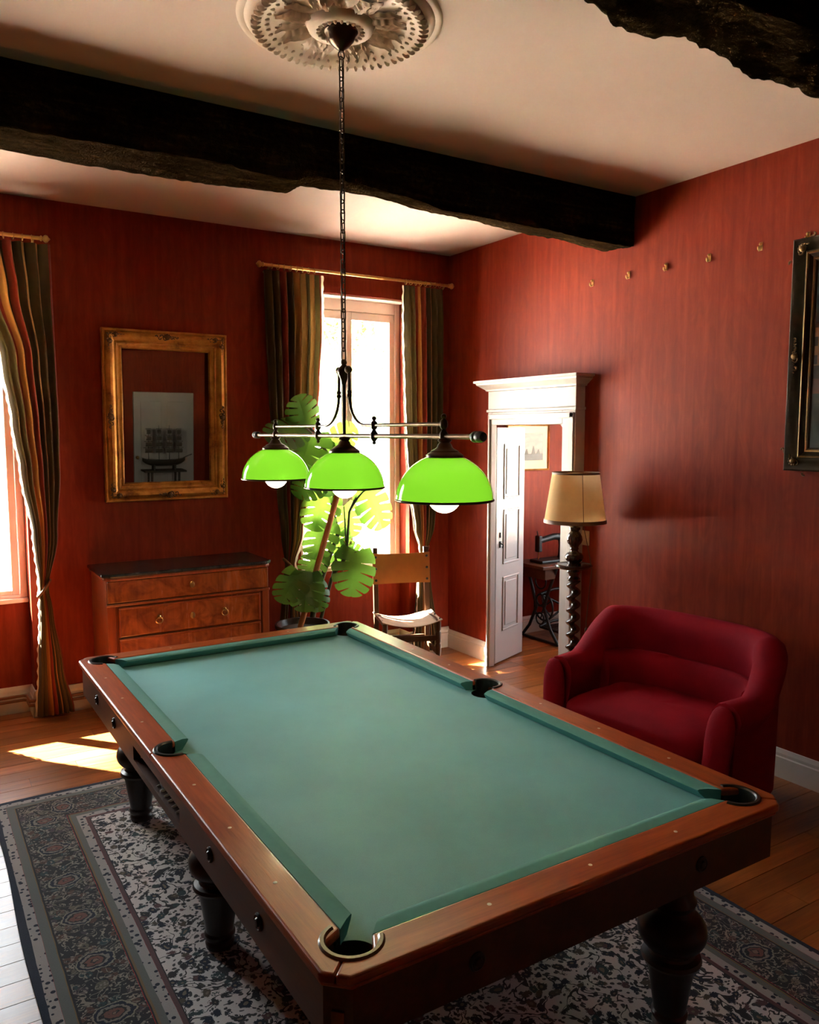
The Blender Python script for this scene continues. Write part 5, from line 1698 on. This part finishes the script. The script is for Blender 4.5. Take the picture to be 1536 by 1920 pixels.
for i in range(6):
    a = PI * i / 3
    wh.tube([(0.20, 0, 0.34), (0.20, 0.16 * math.cos(a), 0.34 + 0.16 * math.sin(a))], 0.007, 6)
sw_(wh, 'drive_wheel', M_BLACK, smooth=70)
wh = MB().tube([(-0.26, 0.12 * math.cos(a), 0.30 + 0.12 * math.sin(a)) for a in [2 * PI * i / 30 for i in range(30)]], 0.009, 8, closed=True)
for i in range(5):
    a = 2 * PI * i / 5
    wh.tube([(-0.26, 0, 0.30), (-0.26, 0.12 * math.cos(a), 0.30 + 0.12 * math.sin(a))], 0.006, 6)
sw_(wh, 'idler_wheel', M_BLACK, smooth=70)
sw_(MB().box(-0.36, 0.0, -0.085, 0.085, 0.705, 0.73), 'machine_bed', M_BLACK, bevel=0.008)
sw_(MB().lathe([(0.05, 0.73), (0.042, 0.76), (0.036, 0.84), (0.044, 0.90), (0.046, 0.935), (0.02, 0.95)], 18, (-0.045, 0, 0)), 'machine_pillar', M_BLACK, smooth=50)
sw_(MB().tube([(-0.045, 0, 0.915), (-0.16, 0, 0.925), (-0.28, 0, 0.905), (-0.33, 0, 0.90)], [0.034, 0.030, 0.026, 0.03], 14), 'machine_arm', M_BLACK, smooth=60)
sw_(MB().box(-0.352, -0.308, -0.028, 0.028, 0.80, 0.945), 'needle_head', M_BLACK, bevel=0.010)
sw_(MB().tube([(-0.33, 0, 0.80), (-0.33, 0, 0.735)], 0.005, 8), 'needle_bar', M_BRASS)
sw_(MB().tube([(-0.33, 0.01, 0.94), (-0.34, 0.01, 0.985)], 0.004, 6), 'thread_post', M_BLACK)
sw_(MB().lathe([(0.012, 0), (0.065, 0.004), (0.068, 0.014), (0.06, 0.02), (0.012, 0.024)], 24, M=Matrix.Translation((0.0, 0, 0.915)) @ Matrix.Rotation(PI / 2, 4, 'Y')), 'hand_wheel', M_BLACK, smooth=40)

fp = thing('framed_print', 'framed grey seascape print on the red wall beyond the doorway', 'picture', (4.79, YB - 0.002, 1.71))
frame_sweep(MB(), 0.50, 0.415, [(0, 0), (0, 0.018), (0.006, 0.022), (0.014, 0.018), (0.014, 0)]).build('frame', M_GOLD, fp, smooth=35)
MB().box(-0.238, 0.238, -0.010, -0.004, -0.195, 0.195).build('mount', M_PAPER, fp)
def mat_print():
    t = NT('seascape_print')
    s = t.n('ShaderNodeSeparateXYZ'); v = t.co(); t.put(s.inputs[0], v)
    sky = t.mix(t.noise(t.mapping(v, scale=(1, 1, 2)), 14, 5), (0.16, 0.14, 0.12), (0.48, 0.43, 0.37))
    sea = t.mix(t.noise(t.mapping(v, scale=(1, 1, 6)), 20, 3), (0.05, 0.045, 0.04), (0.14, 0.12, 0.10))
    return t.done(t.bsdf(t.mix(t.math('GREATER_THAN', s.outputs[2], -0.055), sea, sky), 0.5))
pic = MB().box(-0.175, 0.175, -0.013, -0.010, -0.115, 0.130).build('print', mat_print(), fp)
for k, x in enumerate((-0.12, -0.02, 0.06, 0.12)):
    h = (0.07, 0.05, 0.075, 0.045)[k]
    MB().prism([(x - 0.022, -0.062), (x + 0.022, -0.062), (x + 0.006, -0.062 + h), (x - 0.002, -0.062 + h)], 0, 0.0008, Matrix(((1, 0, 0, 0), (0, 0, -1, -0.013), (0, 1, 0, 0), (0, 0, 0, 1)))).build('printed_sail', M_SHIP, pic)

# ================================================================== opposite end of the room (seen in the mirror)
wd = structure(MB().box(2.86, 3.74, YN, YN + 0.035, 0.0, 1.93).build('door_2', M_WHITE, bevel=0.004), 'white door reflected in the mirror')
for x0, x1 in ((2.96, 3.26), (3.34, 3.64)):
    for z0_, z1_ in ((0.15, 0.75), (0.87, 1.80)):
        MB().box(x0, x1, YN + 0.035, YN + 0.043, z0_, z1_).build('panel', M_WHITE, wd, bevel=0.006)
MB().sphere((2.90, YN + 0.075, 0.98), 0.026, 12, 8).build('door_knob', M_BRASS, wd, smooth=80)
bb = MB()
board_profile(bb, (1.9, YN), (2.86, YN), (0, 1))
board_profile(bb, (XL, YF), (1.9, YF), (0, 1))
structure(bb.build('baseboard_near', M_CREAM), 'cream baseboard on the wall facing the windows')
cn = thing('console_table', 'small dark stand under the model ship, reflected in the mirror', 'table', (3.22, YN + 0.30, 0))
MB().box(-0.30, 0.30, -0.13, 0.13, 0.795, 0.82).build('table_top', M_SHIP, cn, bevel=0.004)
for x in (-0.26, 0.26):
    for y in (-0.10, 0.10):
        MB().tube([(x * 0.75, y, 0.795), (x * 0.75, y, 0.0)], [0.018, 0.012], 8).build('leg', M_SHIP, cn, smooth=60)
MB().box(-0.2, 0.2, -0.012, 0.012, 0.60, 0.63).build('stretcher', M_SHIP, cn)
shp = thing('model_ship', 'four-masted model sailing ship reflected in the mirror', 'model ship', (3.22, YN + 0.30, 0.82))
shp.scale = (1.15, 1.15, 1.25)
def hull(u, v):
    x = -0.27 + 0.54 * u
    b = 0.05 * (max(0.0, 1 - (abs(2 * u - 1)) ** 2.6)) ** 0.6 + 0.002
    a = PI * v
    return (x, -b * math.cos(a), 0.115 - 0.07 * math.sin(a) * (0.55 + 0.45 * (1 - (2 * u - 1) ** 4)) + 0.03 * (2 * u - 1) ** 4)
hl_ = MB().grid(hull, 30, 10)
hl_.grid(lambda u, v: (-0.27 + 0.54 * u, (2 * v - 1) * (0.05 * (max(0.0, 1 - (abs(2 * u - 1)) ** 2.6)) ** 0.6 + 0.002), 0.115 + 0.03 * (2 * u - 1) ** 4), 30, 2)
hl_.build('hull', M_SHIP, shp, smooth=50)
MB().tube([(0.25, 0, 0.14), (0.36, 0, 0.18)], 0.005, 6).build('bowsprit', M_SHIP, shp)
for s in (-1, 1):
    MB().box(s * 0.13 - 0.012, s * 0.13 + 0.012, -0.05, 0.05, 0.0, 0.06).build('cradle', M_SHIP, shp)
for k, x in enumerate((-0.19, -0.06, 0.07, 0.19)):
    h = (0.46, 0.52, 0.52, 0.47)[k]
    ms = MB().tube([(x, 0, 0.10), (x, 0, h)], [0.006, 0.003], 6).build('mast', M_SHIP, shp)
    for q in range(4):
        z = 0.20 + q * 0.072
        w = 0.075 - q * 0.011
        MB().tube([(x, -w * 0.5, z + 0.06), (x, w * 0.5, z + 0.06)], 0.0025, 5).build('yard', M_SHIP, ms)
        MB().tube([(x - w * 0.8, 0.0, z + 0.06), (x + w * 0.8, 0.0, z + 0.06)], 0.004, 5).build('yard', M_SHIP, ms)
        MB().grid(lambda u, v, x=x, z=z, w=w: (x + (2 * u - 1) * w * 0.6, 0.006 + 0.012 * math.sin(PI * v), z + 0.05 * v), 4, 4).build('sail', M_SAIL, ms, smooth=80)
# heating pipes along the skirting under the left window
hp = thing('heating_pipe', 'pair of brown heating pipes along the baseboard under the left window', 'pipe', (0, YB, 0))
for z in (0.085, 0.115):
    MB().tube([(-1.9, -0.045, z), (W1[0] - 0.0, -0.045, z), (W1[0] + 0.04, -0.03, z), (W1[0] + 0.04, 0.10, z), (W1[0] + 0.06, 0.115, z), (W1[1] - 0.06, 0.115, z), (W1[1] - 0.04, 0.10, z), (W1[1] - 0.04, -0.03, z), (W1[1], -0.045, z), (DX0 - 0.05, -0.045, z)], 0.0095, 8).build('pipe_run', M_COPPER, hp, smooth=50)
